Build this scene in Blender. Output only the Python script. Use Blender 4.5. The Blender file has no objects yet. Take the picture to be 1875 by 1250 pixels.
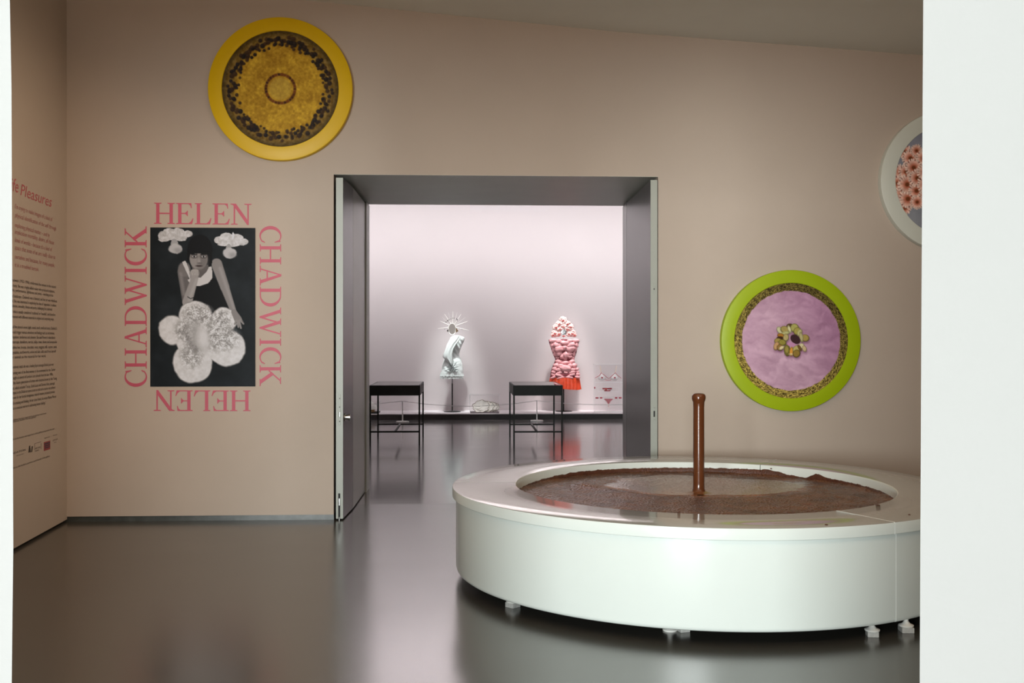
import bpy, bmesh, math, random
import numpy as np
from mathutils import Vector, Matrix
from mathutils import noise as mnoise

random.seed(7)
rng = np.random.RandomState(11)
S = bpy.context.scene
COL = S.collection
PI = math.pi

# ------------------------------------------------------------------ camera
F, CX, CY = 1890.0, 937.5, 625.0          # focal length in pixels of a 1875 x 1250 frame
EYE = 1.41
YAW = math.radians(2.69)
sn, cs = math.sin(YAW), math.cos(YAW)
cd = bpy.data.cameras.new('camera')
cam = bpy.data.objects.new('camera', cd)
COL.objects.link(cam)
cam.location = (0, 0, EYE)
cam.rotation_euler = (PI / 2, 0, -YAW)
cd.sensor_width = 36.0
cd.lens = 36.0 * F / 1875.0
cd.clip_start = 0.05
cd.clip_end = 200
S.camera = cam

# ------------------------------------------------------------------ view and world
S.view_settings.view_transform = 'Standard'
S.view_settings.look = 'None'
S.view_settings.exposure = 0.0
S.view_settings.gamma = 1.0
S.view_settings.use_curve_mapping = False
S.cycles.max_bounces = 10
S.cycles.diffuse_bounces = 5
S.cycles.glossy_bounces = 5
S.cycles.transparent_max_bounces = 16
S.cycles.sample_clamp_indirect = 6.0
w = bpy.data.worlds.new('world')
S.world = w
w.use_nodes = True
w.node_tree.nodes['Background'].inputs[0].default_value = (0.9, 0.95, 1.0, 1)
w.node_tree.nodes['Background'].inputs[1].default_value = 0.0


def lamp(name, kind, loc, target, power, color=(1, 1, 1), size=None, size_y=None, spot=None, blend=0.4, radius=0.05):
    l = bpy.data.lights.new(name, kind)
    l.energy = power
    l.color = color
    if kind == 'AREA':
        l.shape = 'RECTANGLE'
        l.size = size
        l.size_y = size_y
    elif kind == 'SPOT':
        l.spot_size = math.radians(spot)
        l.spot_blend = blend
        l.shadow_soft_size = radius
    o = bpy.data.objects.new(name, l)
    COL.objects.link(o)
    o.location = loc
    d = Vector(target) - Vector(loc)
    o.rotation_euler = d.to_track_quat('-Z', 'Y').to_euler()
    return o


# daylight from the tall windows of the room behind the photographer
lamp('window_light', 'AREA', (-3.9, -10.5, 2.0), (-0.2, 2, 1.6), 2500, (0.935, 1.0, 0.995), 4.6, 3.2)
# gallery: warm lamps, one run above the entrance and a dim ceiling run
lamp('entrance_wash', 'AREA', (0.8, 2.35, 3.0), (0.6, 7.6, 3.9), 54, (1.0, 0.75, 0.55), 6.5, 0.5)
lamp('gallery_ceiling_run', 'AREA', (1.0, 5.2, 3.62), (1.0, 5.2, 0), 22, (1.0, 0.76, 0.56), 5.0, 2.0)
lamp('text_wall_fill', 'SPOT', (0.3, 5.0, 3.6), (-2.95, 7.4, 1.7), 275, (1.0, 0.77, 0.57), spot=58, blend=1.0, radius=0.12)  # added fill that lifts the left wall and corner, no known fitting
# far room: ceiling strip washing the far wall, plus an added uplight and an added fill
lamp('wall_wash', 'AREA', (1.2, 16.55, 5.2), (1.2, 19.55, 3.0), 150, (1.0, 0.975, 0.985), 13, 0.25).data.spread = math.radians(72)
lamp('upper_wall_boost', 'AREA', (1.2, 18.9, 4.25), (1.2, 19.55, 5.35), 1000, (1.0, 0.975, 0.985), 13, 0.2).data.spread = math.radians(90)  # unseen strip added to heat the upper wall mirrored in the floor
lamp('far_room_fill', 'AREA', (1.2, 14.2, 5.2), (1.2, 14.2, 0), 8, (1.0, 0.95, 0.95), 9, 4)  # weak fill added to keep the far floor grey
lamp('spot_white_dress', 'SPOT', (-0.25, 17.65, 5.3), (-0.21, 19.15, 1.35), 1150, (0.93, 1.0, 0.98), spot=18, blend=1.0, radius=0.15)
lamp('spot_pink_costume', 'SPOT', (2.0, 17.6, 5.3), (1.95, 19.15, 1.3), 1150, (1.0, 0.95, 0.93), spot=19, blend=1.0, radius=0.15)
lamp('spot_shells', 'SPOT', (0.5, 16.8, 5.0), (0.35, 18.85, 0.2), 420, (1.0, 0.97, 0.95), spot=9, blend=0.9, radius=0.15)
lamp('spot_tall_case', 'SPOT', (2.9, 16.6, 5.0), (2.85, 19.0, 0.6), 330, (1.0, 0.97, 0.96), spot=18, blend=0.9, radius=0.15)


# ------------------------------------------------------------------ projection helpers
def ray(x, y):
    u = (x - CX) / F
    v = (CY - y) / F
    return (sn + u * cs, cs - u * sn, v)


def atY(x, y, Y):                           # the point of the vertical plane Y seen at (x, y)
    a, b, c = ray(x, y)
    t = Y / b
    return Vector((a * t, Y, EYE + c * t))


def atZ(x, y, z=0.0):                       # the point of the horizontal plane z seen at (x, y)
    a, b, c = ray(x, y)
    t = (z - EYE) / c
    return Vector((a * t, b * t, z))


# ------------------------------------------------------------------ materials
def srgb(r, g, b):
    f = lambda c: (c / 255 / 12.92) if c / 255 <= 0.04045 else ((c / 255 + 0.055) / 1.055) ** 2.4
    return (f(r), f(g), f(b), 1.0)


def mat(name, color, rough=0.5, metal=0.0, vary=0.0, scale=8.0, bump=0.0, bscale=60.0, spec=0.5,
        coat=0.0, rough_vary=0.0, ior=1.5, emit=0.0, trans=0.0, attr=False, stretch=None):
    m = bpy.data.materials.new(name)
    m.use_nodes = True
    nt = m.node_tree
    b = nt.nodes['Principled BSDF']
    b.inputs['Roughness'].default_value = rough
    b.inputs['Metallic'].default_value = metal
    b.inputs['Specular IOR Level'].default_value = spec
    b.inputs['IOR'].default_value = ior
    b.inputs['Coat Weight'].default_value = coat
    b.inputs['Coat Roughness'].default_value = 0.05
    c4 = (color[0], color[1], color[2], 1)
    tc = nt.nodes.new('ShaderNodeTexCoord')
    vec = tc.outputs['Object']
    if stretch:
        mp = nt.nodes.new('ShaderNodeMapping')
        mp.inputs['Scale'].default_value = stretch
        nt.links.new(vec, mp.inputs['Vector'])
        vec = mp.outputs['Vector']
    if attr:
        a = nt.nodes.new('ShaderNodeAttribute')
        a.attribute_name = 'print'
        nt.links.new(a.outputs['Color'], b.inputs['Base Color'])
    elif vary > 0:
        n = nt.nodes.new('ShaderNodeTexNoise')
        n.inputs['Scale'].default_value = scale
        n.inputs['Detail'].default_value = 6
        n.inputs['Roughness'].default_value = 0.6
        nt.links.new(vec, n.inputs['Vector'])
        r = nt.nodes.new('ShaderNodeValToRGB')
        r.color_ramp.elements[0].position = 0.3
        r.color_ramp.elements[1].position = 0.7
        r.color_ramp.elements[0].color = tuple(max(0, c * (1 - vary)) for c in c4[:3]) + (1,)
        r.color_ramp.elements[1].color = tuple(min(1, c * (1 + vary)) for c in c4[:3]) + (1,)
        nt.links.new(n.outputs['Fac'], r.inputs['Fac'])
        nt.links.new(r.outputs['Color'], b.inputs['Base Color'])
        if rough_vary > 0:
            q = nt.nodes.new('ShaderNodeMapRange')
            q.inputs['To Min'].default_value = rough - rough_vary
            q.inputs['To Max'].default_value = rough + rough_vary
            nt.links.new(n.outputs['Fac'], q.inputs['Value'])
            nt.links.new(q.outputs['Result'], b.inputs['Roughness'])
    else:
        b.inputs['Base Color'].default_value = c4
    if bump > 0:
        n2 = nt.nodes.new('ShaderNodeTexNoise')
        n2.inputs['Scale'].default_value = bscale
        n2.inputs['Detail'].default_value = 4
        nt.links.new(vec, n2.inputs['Vector'])
        bp = nt.nodes.new('ShaderNodeBump')
        bp.inputs['Strength'].default_value = bump
        bp.inputs['Distance'].default_value = 0.01
        nt.links.new(n2.outputs['Fac'], bp.inputs['Height'])
        nt.links.new(bp.outputs['Normal'], b.inputs['Normal'])
    return m


def acrylic_mat(name, tint=(0.96, 0.97, 0.97), fac=0.10):
    m = bpy.data.materials.new(name)
    m.use_nodes = True
    nt = m.node_tree
    out = nt.nodes['Material Output']
    nt.nodes.remove(nt.nodes['Principled BSDF'])
    t = nt.nodes.new('ShaderNodeBsdfTransparent')
    t.inputs['Color'].default_value = (*tint, 1)
    g = nt.nodes.new('ShaderNodeBsdfGlossy')
    g.inputs['Roughness'].default_value = 0.03
    mx = nt.nodes.new('ShaderNodeMixShader')
    if fac < 0.1:
        mx.inputs['Fac'].default_value = fac
    else:
        lw = nt.nodes.new('ShaderNodeLayerWeight')
        lw.inputs['Blend'].default_value = fac
        nt.links.new(lw.outputs['Fresnel'], mx.inputs['Fac'])
    nt.links.new(t.outputs[0], mx.inputs[1])
    nt.links.new(g.outputs[0], mx.inputs[2])
    nt.links.new(mx.outputs[0], out.inputs['Surface'])
    return m


M = {}
M['wall'] = mat('pinkish_wall_paint', (0.50, 0.418, 0.352), 0.75, vary=0.03, scale=1.2, bump=0.05, bscale=180, spec=0.25)
M['wall_side'] = mat('beige_wall_paint', (0.49, 0.415, 0.35), 0.75, vary=0.03, scale=1.2, bump=0.05, bscale=180, spec=0.25)
M['near'] = mat('white_wall_paint', (0.50, 0.49, 0.475), 0.7, vary=0.01, scale=2, bump=0.03, bscale=160, spec=0.2)
M['hall'] = mat('grey_hall_paint', (0.36, 0.355, 0.35), 0.75, vary=0.02, scale=2, spec=0.2)
M['dark_ceil'] = mat('low_bounce_ceiling_paint', (0.05, 0.05, 0.05), 0.8, vary=0.05, scale=1.0, spec=0.1)  # unseen far ceiling made dark to hold down bounce light
M['ceil'] = mat('grey_ceiling_paint', (0.80, 0.81, 0.755), 0.8, vary=0.03, scale=1.0, spec=0.2)
M['far'] = mat('lilac_grey_wall_paint', (0.66, 0.60, 0.605), 0.7, vary=0.015, scale=0.8, spec=0.2)
M['shadow_gap'] = mat('black_shadow_gap', (0.012, 0.013, 0.012), 0.6, vary=0.3, scale=20)
M['skirting'] = mat('dark_skirting', (0.05, 0.055, 0.05), 0.35, vary=0.4, scale=14)
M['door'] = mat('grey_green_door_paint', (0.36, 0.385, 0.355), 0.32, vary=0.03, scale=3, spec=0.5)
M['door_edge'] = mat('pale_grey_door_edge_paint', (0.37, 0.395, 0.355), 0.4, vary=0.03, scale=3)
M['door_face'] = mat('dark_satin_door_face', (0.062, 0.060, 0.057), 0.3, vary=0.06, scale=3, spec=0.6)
M['soffit'] = mat('grey_soffit_paint', (0.72, 0.75, 0.69), 0.40, vary=0.03, scale=3)
M['steel'] = mat('brushed_steel', (0.62, 0.62, 0.60), 0.28, metal=1.0, vary=0.1, scale=40)
M['hole'] = mat('black_hole', (0.01, 0.01, 0.01), 0.6, vary=0.2)
M['fountain'] = mat('glossy_mint_white_lacquer', (0.73, 0.79, 0.755), 0.22, vary=0.012, scale=2, spec=0.5)
M['fountain_top'] = mat('shaded_rim_lacquer', (0.40, 0.41, 0.385), 0.10, vary=0.012, scale=2, spec=1.0, ior=1.8, bump=0.004, bscale=20)  # same white lacquer, its colour darkened for the dimly lit rim top
M['joint'] = mat('seam_highlight_white', (0.85, 0.9, 0.87), 0.4, vary=0.02)
M['rubber'] = mat('grey_block', (0.42, 0.42, 0.40), 0.6, vary=0.15, scale=60, bump=0.2, bscale=200)
M['foot'] = mat('pale_plastic_foot', (0.75, 0.75, 0.71), 0.3, vary=0.04)
M['pink'] = mat('pink_vinyl', (0.50, 0.066, 0.118), 0.5, vary=0.04, scale=12)
M['pink_text'] = mat('dusky_pink_vinyl_text', (0.45, 0.095, 0.115), 0.6, vary=0.04, scale=12)
M['pink_small'] = mat('thin_dusky_pink_vinyl_text', (0.40, 0.14, 0.14), 0.6, vary=0.04, scale=12)
M['ink'] = mat('dark_brown_vinyl_text', (0.05, 0.038, 0.028), 0.6, vary=0.1, scale=12)
M['logo_red'] = mat('red_logo_print', (0.30, 0.045, 0.055), 0.6, vary=0.1, scale=60)
M['logo_dark'] = mat('purple_logo_print', (0.06, 0.035, 0.06), 0.6, vary=0.2, scale=60)
M['logo_grey'] = mat('grey_logo_print', (0.16, 0.12, 0.1), 0.6, vary=0.1, scale=60)
M['print'] = mat('photo_print', (1, 1, 1), 0.5, attr=True, spec=0.12)
M['yellow'] = mat('yellow_frame_lacquer', (0.74, 0.47, 0.0), 0.4, vary=0.015, scale=3, spec=0.3)
M['green'] = mat('lime_frame_lacquer', (0.335, 0.45, 0.004), 0.4, vary=0.015, scale=3, spec=0.3)
M['paleframe'] = mat('pale_grey_frame_lacquer', (0.64, 0.665, 0.60), 0.35, vary=0.015, scale=3, spec=0.4)
M['black'] = mat('black_powder_coat', (0.007, 0.008, 0.007), 0.5, vary=0.15, scale=30, spec=0.2)
M['tray'] = mat('charcoal_case_paint', (0.010, 0.012, 0.011), 0.55, vary=0.1, scale=30, spec=0.2)
M['glass_top'] = acrylic_mat('glass_top', (0.9, 0.92, 0.92), 0.42)
M['acrylic'] = acrylic_mat('clear_acrylic', (1.0, 1.0, 1.0), 0.03)
M['acrylic_edge'] = mat('bright_acrylic_edge', (0.85, 0.84, 0.85), 0.2, vary=0.02)
M['grey_lining'] = mat('grey_case_lining', (0.22, 0.19, 0.20), 0.7, vary=0.05)
M['plinth_top'] = mat('pale_pink_plinth_paint', (0.80, 0.74, 0.77), 0.6, vary=0.01)
M['plinth_side'] = mat('dark_plinth_riser', (0.02, 0.018, 0.018), 0.6, vary=0.2)
M['white_metal'] = mat('white_powder_coat', (0.90, 0.89, 0.88), 0.4, vary=0.03)
M['cord'] = mat('white_elastic_cord', (0.93, 0.91, 0.92), 0.6, vary=0.05)
M['dress'] = mat('white_plaster_cloth', (0.86, 0.91, 0.895), 0.65, vary=0.04, scale=30, bump=0.25, bscale=120)
M['dress_line'] = mat('grey_drawn_ornament', (0.12, 0.14, 0.14), 0.7, vary=0.2, scale=40)
M['puff'] = mat('pink_padded_satin', (0.80, 0.38, 0.40), 0.5, vary=0.12, scale=22, bump=0.2, bscale=70)
M['puff_shade'] = mat('rose_neck_and_gap_shade', (0.24, 0.035, 0.05), 0.55, vary=0.2, scale=24, bump=0.2, bscale=80)  # dark rose of the neck; on the torso, painted shade between pads
M['petal'] = mat('pale_pink_fluffy_petal', (0.86, 0.60, 0.57), 0.7, vary=0.12, scale=40, bump=0.3, bscale=90)
M['petal_red'] = mat('red_flower_centre', (0.50, 0.07, 0.06), 0.6, vary=0.2, scale=40)
M['redskirt'] = mat('orange_red_pleated_satin', (0.88, 0.085, 0.03), 0.4, vary=0.2, scale=18)
M['mirror'] = mat('mirror_glass', (0.72, 0.74, 0.76), 0.32, metal=1.0, vary=0.02)
M['bone'] = mat('ivory_spike', (0.85, 0.81, 0.77), 0.45, vary=0.05)
M['bead'] = mat('dark_bead', (0.03, 0.022, 0.02), 0.3, vary=0.2)
M['ochre'] = mat('ochre_brown_fur', (0.16, 0.10, 0.05), 0.7, vary=0.3, scale=80)
M['shell'] = mat('white_shell', (0.90, 0.88, 0.83), 0.45, vary=0.06, scale=30, bump=0.15, bscale=90)
M['shell_rim'] = mat('brown_shell_stain', (0.20, 0.14, 0.09), 0.5, vary=0.4, scale=60)
M['gold'] = mat('golden_brown_base', (0.45, 0.24, 0.06), 0.4, vary=0.3, scale=40)
M['lace_white'] = mat('white_lace', (0.93, 0.90, 0.90), 0.6, vary=0.06, scale=60, bump=0.3, bscale=200)
M['red'] = mat('crimson_trim', (0.42, 0.02, 0.05), 0.5, vary=0.15, scale=30)
M['ivory_strap'] = mat('cream_strap', (0.80, 0.66, 0.56), 0.55, vary=0.05)


def floor_mat(name, base, rough, spec):
    m = mat(name, base, rough, vary=0.07, scale=1.3, rough_vary=0.03, bump=0.012, bscale=9, spec=spec, ior=1.85, stretch=(0.8, 2.2, 1))
    return m


M['floor'] = floor_mat('polished_grey_concrete', (0.06, 0.057, 0.049), 0.22, 1.0)
M['floor_far'] = floor_mat('glossy_grey_concrete', (0.21, 0.20, 0.20), 0.13, 0.9)


def chocolate_mat():
    m = bpy.data.materials.new('bubbling_chocolate')
    m.use_nodes = True
    nt = m.node_tree
    b = nt.nodes['Principled BSDF']
    tc = nt.nodes.new('ShaderNodeTexCoord')
    at = nt.nodes.new('ShaderNodeAttribute')
    at.attribute_name = 'print'                     # red channel: how frothy the surface is
    sep = nt.nodes.new('ShaderNodeSeparateColor')
    nt.links.new(at.outputs['Color'], sep.inputs['Color'])
    n1 = nt.nodes.new('ShaderNodeTexNoise')
    n1.inputs['Scale'].default_value = 5.0
    n1.inputs['Detail'].default_value = 8
    nt.links.new(tc.outputs['Object'], n1.inputs['Vector'])
    r = nt.nodes.new('ShaderNodeValToRGB')
    r.color_ramp.elements[0].position = 0.32
    r.color_ramp.elements[0].color = (0.125, 0.046, 0.017, 1)
    r.color_ramp.elements[1].position = 0.68
    r.color_ramp.elements[1].color = (0.32, 0.125, 0.048, 1)
    nt.links.new(n1.outputs['Fac'], r.inputs['Fac'])
    nt.links.new(r.outputs['Color'], b.inputs['Base Color'])
    v = nt.nodes.new('ShaderNodeTexVoronoi')
    v.inputs['Scale'].default_value = 60.0
    nt.links.new(tc.outputs['Object'], v.inputs['Vector'])
    n2 = nt.nodes.new('ShaderNodeTexNoise')
    n2.inputs['Scale'].default_value = 48.0
    n2.inputs['Detail'].default_value = 4
    nt.links.new(tc.outputs['Object'], n2.inputs['Vector'])
    ad = nt.nodes.new('ShaderNodeMath')
    ad.operation = 'ADD'
    nt.links.new(v.outputs['Distance'], ad.inputs[0])
    nt.links.new(n2.outputs['Fac'], ad.inputs[1])
    mu = nt.nodes.new('ShaderNodeMath')
    mu.operation = 'MULTIPLY'
    nt.links.new(ad.outputs[0], mu.inputs[0])
    nt.links.new(sep.outputs['Red'], mu.inputs[1])
    bp = nt.nodes.new('ShaderNodeBump')
    bp.inputs['Strength'].default_value = 0.9
    bp.inputs['Distance'].default_value = 0.05
    nt.links.new(mu.outputs[0], bp.inputs['Height'])
    nt.links.new(bp.outputs['Normal'], b.inputs['Normal'])
    q = nt.nodes.new('ShaderNodeMapRange')
    q.inputs['To Min'].default_value = 0.13
    q.inputs['To Max'].default_value = 0.28
    nt.links.new(sep.outputs['Red'], q.inputs['Value'])
    nt.links.new(q.outputs['Result'], b.inputs['Roughness'])
    b.inputs['Specular IOR Level'].default_value = 0.55
    return m


M['choc'] = chocolate_mat()
M['choc_smooth'] = mat('flowing_chocolate', (0.105, 0.031, 0.010), 0.16, vary=0.12, scale=9, spec=0.6, stretch=(6, 6, 0.6))
M['choc_crust'] = mat('dried_chocolate_crust', (0.085, 0.026, 0.012), 0.4, vary=0.3, scale=30, bump=0.5, bscale=120)


# ------------------------------------------------------------------ mesh helpers
class MB:
    def __init__(self):
        self.v = []
        self.f = []

    def add(self, vs, fs):
        o = len(self.v)
        self.v += [tuple(p) for p in vs]
        self.f += [tuple(i + o for i in q) for q in fs]
        return self

    def box(self, a, b, bevel=0.0):
        if bevel > 0:
            bm = bmesh.new()
            bmesh.ops.create_cube(bm, size=1)
            for q in bm.verts:
                q.co = Vector([(a[i] + b[i]) / 2 + q.co[i] * (b[i] - a[i]) for i in range(3)])
            bmesh.ops.bevel(bm, geom=list(bm.edges), offset=bevel, segments=2, affect='EDGES', profile=0.5)
            bm.verts.index_update()
            self.add([q.co[:] for q in bm.verts], [[q.index for q in f.verts] for f in bm.faces])
            bm.free()
            return self
        x0, y0, z0 = a
        x1, y1, z1 = b
        return self.add([(x0, y0, z0), (x1, y0, z0), (x1, y1, z0), (x0, y1, z0),
                         (x0, y0, z1), (x1, y0, z1), (x1, y1, z1), (x0, y1, z1)],
                        [(0, 3, 2, 1), (4, 5, 6, 7), (0, 1, 5, 4), (1, 2, 6, 5), (2, 3, 7, 6), (3, 0, 4, 7)])

    def prism(self, poly, a, b, fn=None):
        """poly: list of 2-D points; fn(p, t) -> 3-D point for depth t in (a, b)"""
        n = len(poly)
        vs = [fn(p, a) for p in poly] + [fn(p, b) for p in poly]
        fs = [tuple(range(n)), tuple(range(2 * n - 1, n - 1, -1))]
        for i in range(n):
            j = (i + 1) % n
            fs.append((i, i + n, j + n, j))
        return self.add(vs, fs)

    def lathe(self, prof, c=(0, 0, 0), n=32, axis='z', a0=0.0, a1=2 * PI, closed=False):
        """prof: (r, h) pairs"""
        full = abs(a1 - a0 - 2 * PI) < 1e-6
        m = n if full else n + 1
        vs = []
        for k in range(m):
            t = a0 + (a1 - a0) * k / n
            for r, h in prof:
                x, y = r * math.cos(t), r * math.sin(t)
                if axis == 'z':
                    vs.append((c[0] + x, c[1] + y, c[2] + h))
                else:                        # axis along -Y (faces the viewer)
                    vs.append((c[0] + x, c[1] - h, c[2] + y))
        p = len(prof)
        fs = []
        for k in range(n):
            k2 = (k + 1) % m
            for i in range(p if closed else p - 1):
                j = (i + 1) % p
                fs.append((k * p + i, k2 * p + i, k2 * p + j, k * p + j))
        if closed and not full:
            fs.append(tuple(range(p - 1, -1, -1)))
            fs.append(tuple(n * p + i for i in range(p)))
        return self.add(vs, fs)

    def tube(self, pts, r, n=10, caps=True):
        pts = [Vector(p) for p in pts]
        rs = r if isinstance(r, (list, tuple)) else [r] * len(pts)
        vs = []
        for i, p in enumerate(pts):
            d = (pts[min(i + 1, len(pts) - 1)] - pts[max(i - 1, 0)]).normalized()
            up = Vector((0, 0, 1)) if abs(d.z) < 0.95 else Vector((1, 0, 0))
            s = d.cross(up).normalized()
            q = s.cross(d)
            for k in range(n):
                t = 2 * PI * k / n
                vs.append(p + (s * math.cos(t) + q * math.sin(t)) * rs[i])
        fs = []
        for i in range(len(pts) - 1):
            for k in range(n):
                k2 = (k + 1) % n
                fs.append((i * n + k, i * n + k2, (i + 1) * n + k2, (i + 1) * n + k))
        if caps:
            fs.append(tuple(range(n - 1, -1, -1)))
            fs.append(tuple((len(pts) - 1) * n + k for k in range(n)))
        return self.add(vs, fs)

    def ball(self, c, rx, ry, rz, nu=20, nv=12, amp=0.0, freq=8.0):
        vs = [(c[0], c[1], c[2] + rz)]
        for i in range(1, nv):
            p = PI * i / nv
            for k in range(nu):
                t = 2 * PI * k / nu
                d = Vector((math.sin(p) * math.cos(t), math.sin(p) * math.sin(t), math.cos(p)))
                a = 1.0
                if amp:
                    q = Vector((c[0] + d.x * rx, c[1] + d.y * ry, c[2] + d.z * rz)) * freq
                    a += amp * mnoise.noise(q)
                vs.append((c[0] + d.x * rx * a, c[1] + d.y * ry * a, c[2] + d.z * rz * a))
        vs.append((c[0], c[1], c[2] - rz))
        fs = []
        for k in range(nu):
            fs.append((0, 1 + k, 1 + (k + 1) % nu))
        for i in range(nv - 2):
            for k in range(nu):
                a, b = 1 + i * nu + k, 1 + i * nu + (k + 1) % nu
                fs.append((a, a + nu, b + nu, b))
        L = 1 + (nv - 2) * nu
        for k in range(nu):
            fs.append((L + k, len(vs) - 1, L + (k + 1) % nu))
        return self.add(vs, fs)

    def build(self, name, material, parent=None, smooth=None, loc=None, kind=None, recalc=True):
        me = bpy.data.meshes.new(name)
        vs = self.v
        if loc is not None:
            vs = [(p[0] - loc[0], p[1] - loc[1], p[2] - loc[2]) for p in vs]
        me.from_pydata(vs, [], self.f)
        me.materials.append(material)
        if recalc:
            bm = bmesh.new()
            bm.from_mesh(me)
            bmesh.ops.recalc_face_normals(bm, faces=bm.faces)
            bm.to_mesh(me)
            bm.free()
        if smooth is not None:
            me.shade_smooth()
            me.set_sharp_from_angle(angle=math.radians(smooth))
        o = bpy.data.objects.new(name, me)
        COL.objects.link(o)
        if loc is not None:
            o.location = loc
        if parent is not None:
            o.parent = parent
            o.matrix_parent_inverse = Matrix.Identity(4)
            # children are built in world space: shift by the parent's place
            off = world_of(parent)
            o.location = Vector(o.location) - off
        if kind:
            o['kind'] = kind
        return o


def world_of(o):
    p = Vector((0, 0, 0))
    while o is not None:
        p += Vector(o.location)
        o = o.parent
    return p


def empty(name, loc, label, cat, group=None):
    o = bpy.data.objects.new(name, None)
    COL.objects.link(o)
    o.location = loc
    o.empty_display_size = 0.1
    o['label'] = label
    o['category'] = cat
    if group:
        o['group'] = group
    return o


def tag(o, label, cat, group=None):
    o['label'] = label
    o['category'] = cat
    if group:
        o['group'] = group
    return o


def struct(o, label=None):
    o['kind'] = 'structure'
    if label:
        o['label'] = label
    return o


# ------------------------------------------------------------------ layout numbers
YW = 8.22                                   # face of the back wall
YB = 10.0                                   # rear of the deep doorway
YF = 19.55                                  # far wall
ZS = 2.732                                  # soffit of the doorway
XL = atY(611, 600, YW).x
XR = atY(1205, 600, YW).x
corner = atZ(123, 955)
CORX = corner.x
LDIR = Vector((-0.0702, 1.0, 0)).normalized()      # along the left wall, away from the camera
CORN = Vector((CORX, YW, 0))


def lwall(s, z, off=0.0):                   # s metres from the corner towards the camera
    p = CORN - LDIR * s
    return Vector((p.x + off * LDIR.y, p.y - off * LDIR.x * -1, z)) if False else Vector((p.x, p.y, z)) + Vector((LDIR.y, -LDIR.x, 0)) * off


def onleft(x, y):                           # pixel -> (s, z) on the left wall
    a, b, c = ray(x, y)
    # solve t*(a,b) = CORN - LDIR*s
    det = a * LDIR.y - b * LDIR.x
    t = (CORN.x * LDIR.y - CORN.y * LDIR.x) / det
    px, py = a * t, b * t
    s = (CORN.y - py) / LDIR.y
    return s, EYE + c * t


# ------------------------------------------------------------------ floors, walls, ceilings
mb = MB()
mb.box((-6.5, -12.0, -0.2), (7.5, 8.996, 0.0))
struct(mb.build('floor', M['floor']))
mb = MB()
mb.box((-9.0, 9.0, -0.2), (11.0, 20.0, 0.0))
struct(mb.build('floor', M['floor_far']))
mb = MB()
mb.box((-6.5, 8.996, -0.2), (7.5, 9.0, -0.003))
struct(mb.build('trim_3', M['shadow_gap']), 'dark thin joint in the floor inside the doorway')

# back wall: its top follows the sloping ceiling
ctop = [(-4.6, 4.46), (-3.1, 4.33)] + [(atY(x, y, YW).x, atY(x, y, YW).z) for x, y in ((553, 0), (1128, 58), (1684, 100.5))] + [(7.4, 3.50)]


def ceil_z(x):
    for (x0, z0), (x1, z1) in zip(ctop, ctop[1:]):
        if x0 <= x <= x1:
            return z0 + (z1 - z0) * (x - x0) / (x1 - x0)
    return ctop[-1][1]


WB = 0.042                                  # the wall stops above the floor on a recessed skirting
xs = sorted([-4.6, -3.1, 7.4, XL, XR] + [c[0] for c in ctop[1:-1]])
mb = MB()
f = lambda p, t: (p[0], t, p[1])
for xa, xb in zip(xs, xs[1:]):
    if xb - xa < 1e-4:
        continue
    zb = ZS if (xa >= XL - 1e-4 and xb <= XR + 1e-4) else WB
    mb.prism([(xa, zb), (xb, zb), (xb, ceil_z(xb) + 0.05), (xa, ceil_z(xa) + 0.05)], YW, YB, f)
struct(mb.build('wall_back', M['wall']))
mb = MB()
mb.box((-4.6, YW + 0.012, 0), (XL, YW + 0.4, WB))
mb.box((XR, YW + 0.012, 0), (7.4, YW + 0.4, WB))
struct(mb.build('baseboard_back', M['skirting']))

# left wall, not quite square to the back wall
mb = MB()
a0, a1 = lwall(-0.3, 0), lwall(6.3, 0)
nrm = Vector((LDIR.y, -LDIR.x, 0)) * -0.2
mb.prism([(a0.x, a0.y), (a1.x, a1.y), (a1.x + nrm.x, a1.y + nrm.y), (a0.x + nrm.x, a0.y + nrm.y)], 0.02, 4.55,
         lambda p, t: (p[0], p[1], t))
struct(mb.build('wall_left', M['wall_side']))
mb = MB()
g0, g1 = lwall(-0.3, 0, -0.03), lwall(6.3, 0, -0.03)
mb.prism([(g0.x, g0.y), (g1.x, g1.y), (g1.x - 0.1, g1.y), (g0.x - 0.1, g0.y)], 0.0, 0.02, lambda p, t: (p[0], p[1], t))
struct(mb.build('baseboard_left', M['shadow_gap']))
mb = MB()
mb.box((7.2, 2.0, 0), (7.4, 8.3, 4.2))
struct(mb.build('wall_right', M['wall']))
mb = MB()
for (x0, z0), (x1, z1) in zip(ctop, ctop[1:]):
    mb.prism([(x0, z0), (x1, z1), (x1, z1 + 0.2), (x0, z0 + 0.2)], 1.9, YW + 0.02, f)
struct(mb.build('ceiling', M['ceil']))

# near wall: the white partition with the opening the photograph is taken through
YN = 2.0
edgeL = [(0, 18), (160, 21), (1000, 24.3), (1250, 21.5)]
edgeR = [(0, 1690.5), (600, 1687), (1250, 1684)]
mb = MB()


def jamb(edge, xo, sgn):
    pts = [(atY(x, y, YN).x, atY(x, y, YN).z) for y, x in edge]
    z_top = 2.86
    k = (pts[0][0] - pts[1][0]) / (pts[0][1] - pts[1][1])
    pts = [(pts[0][0], z_top)] + pts
    pts.append((pts[-1][0], 0.0))
    poly = [(xo, z_top)] + pts + [(xo, 0.0)]
    n = len(poly)
    vs = [(p[0], YN, p[1]) for p in poly]
    vs += [(p[0] + (sgn * 0.22 if 0 < i < n - 1 else 0), YN + 0.16, p[1]) for i, p in enumerate(poly)]
    fs = [tuple(range(n)), tuple(range(2 * n - 1, n - 1, -1))]
    for i in range(n):
        j = (i + 1) % n
        fs.append((i, i + n, j + n, j))
    mb.add(vs, fs)


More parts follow.
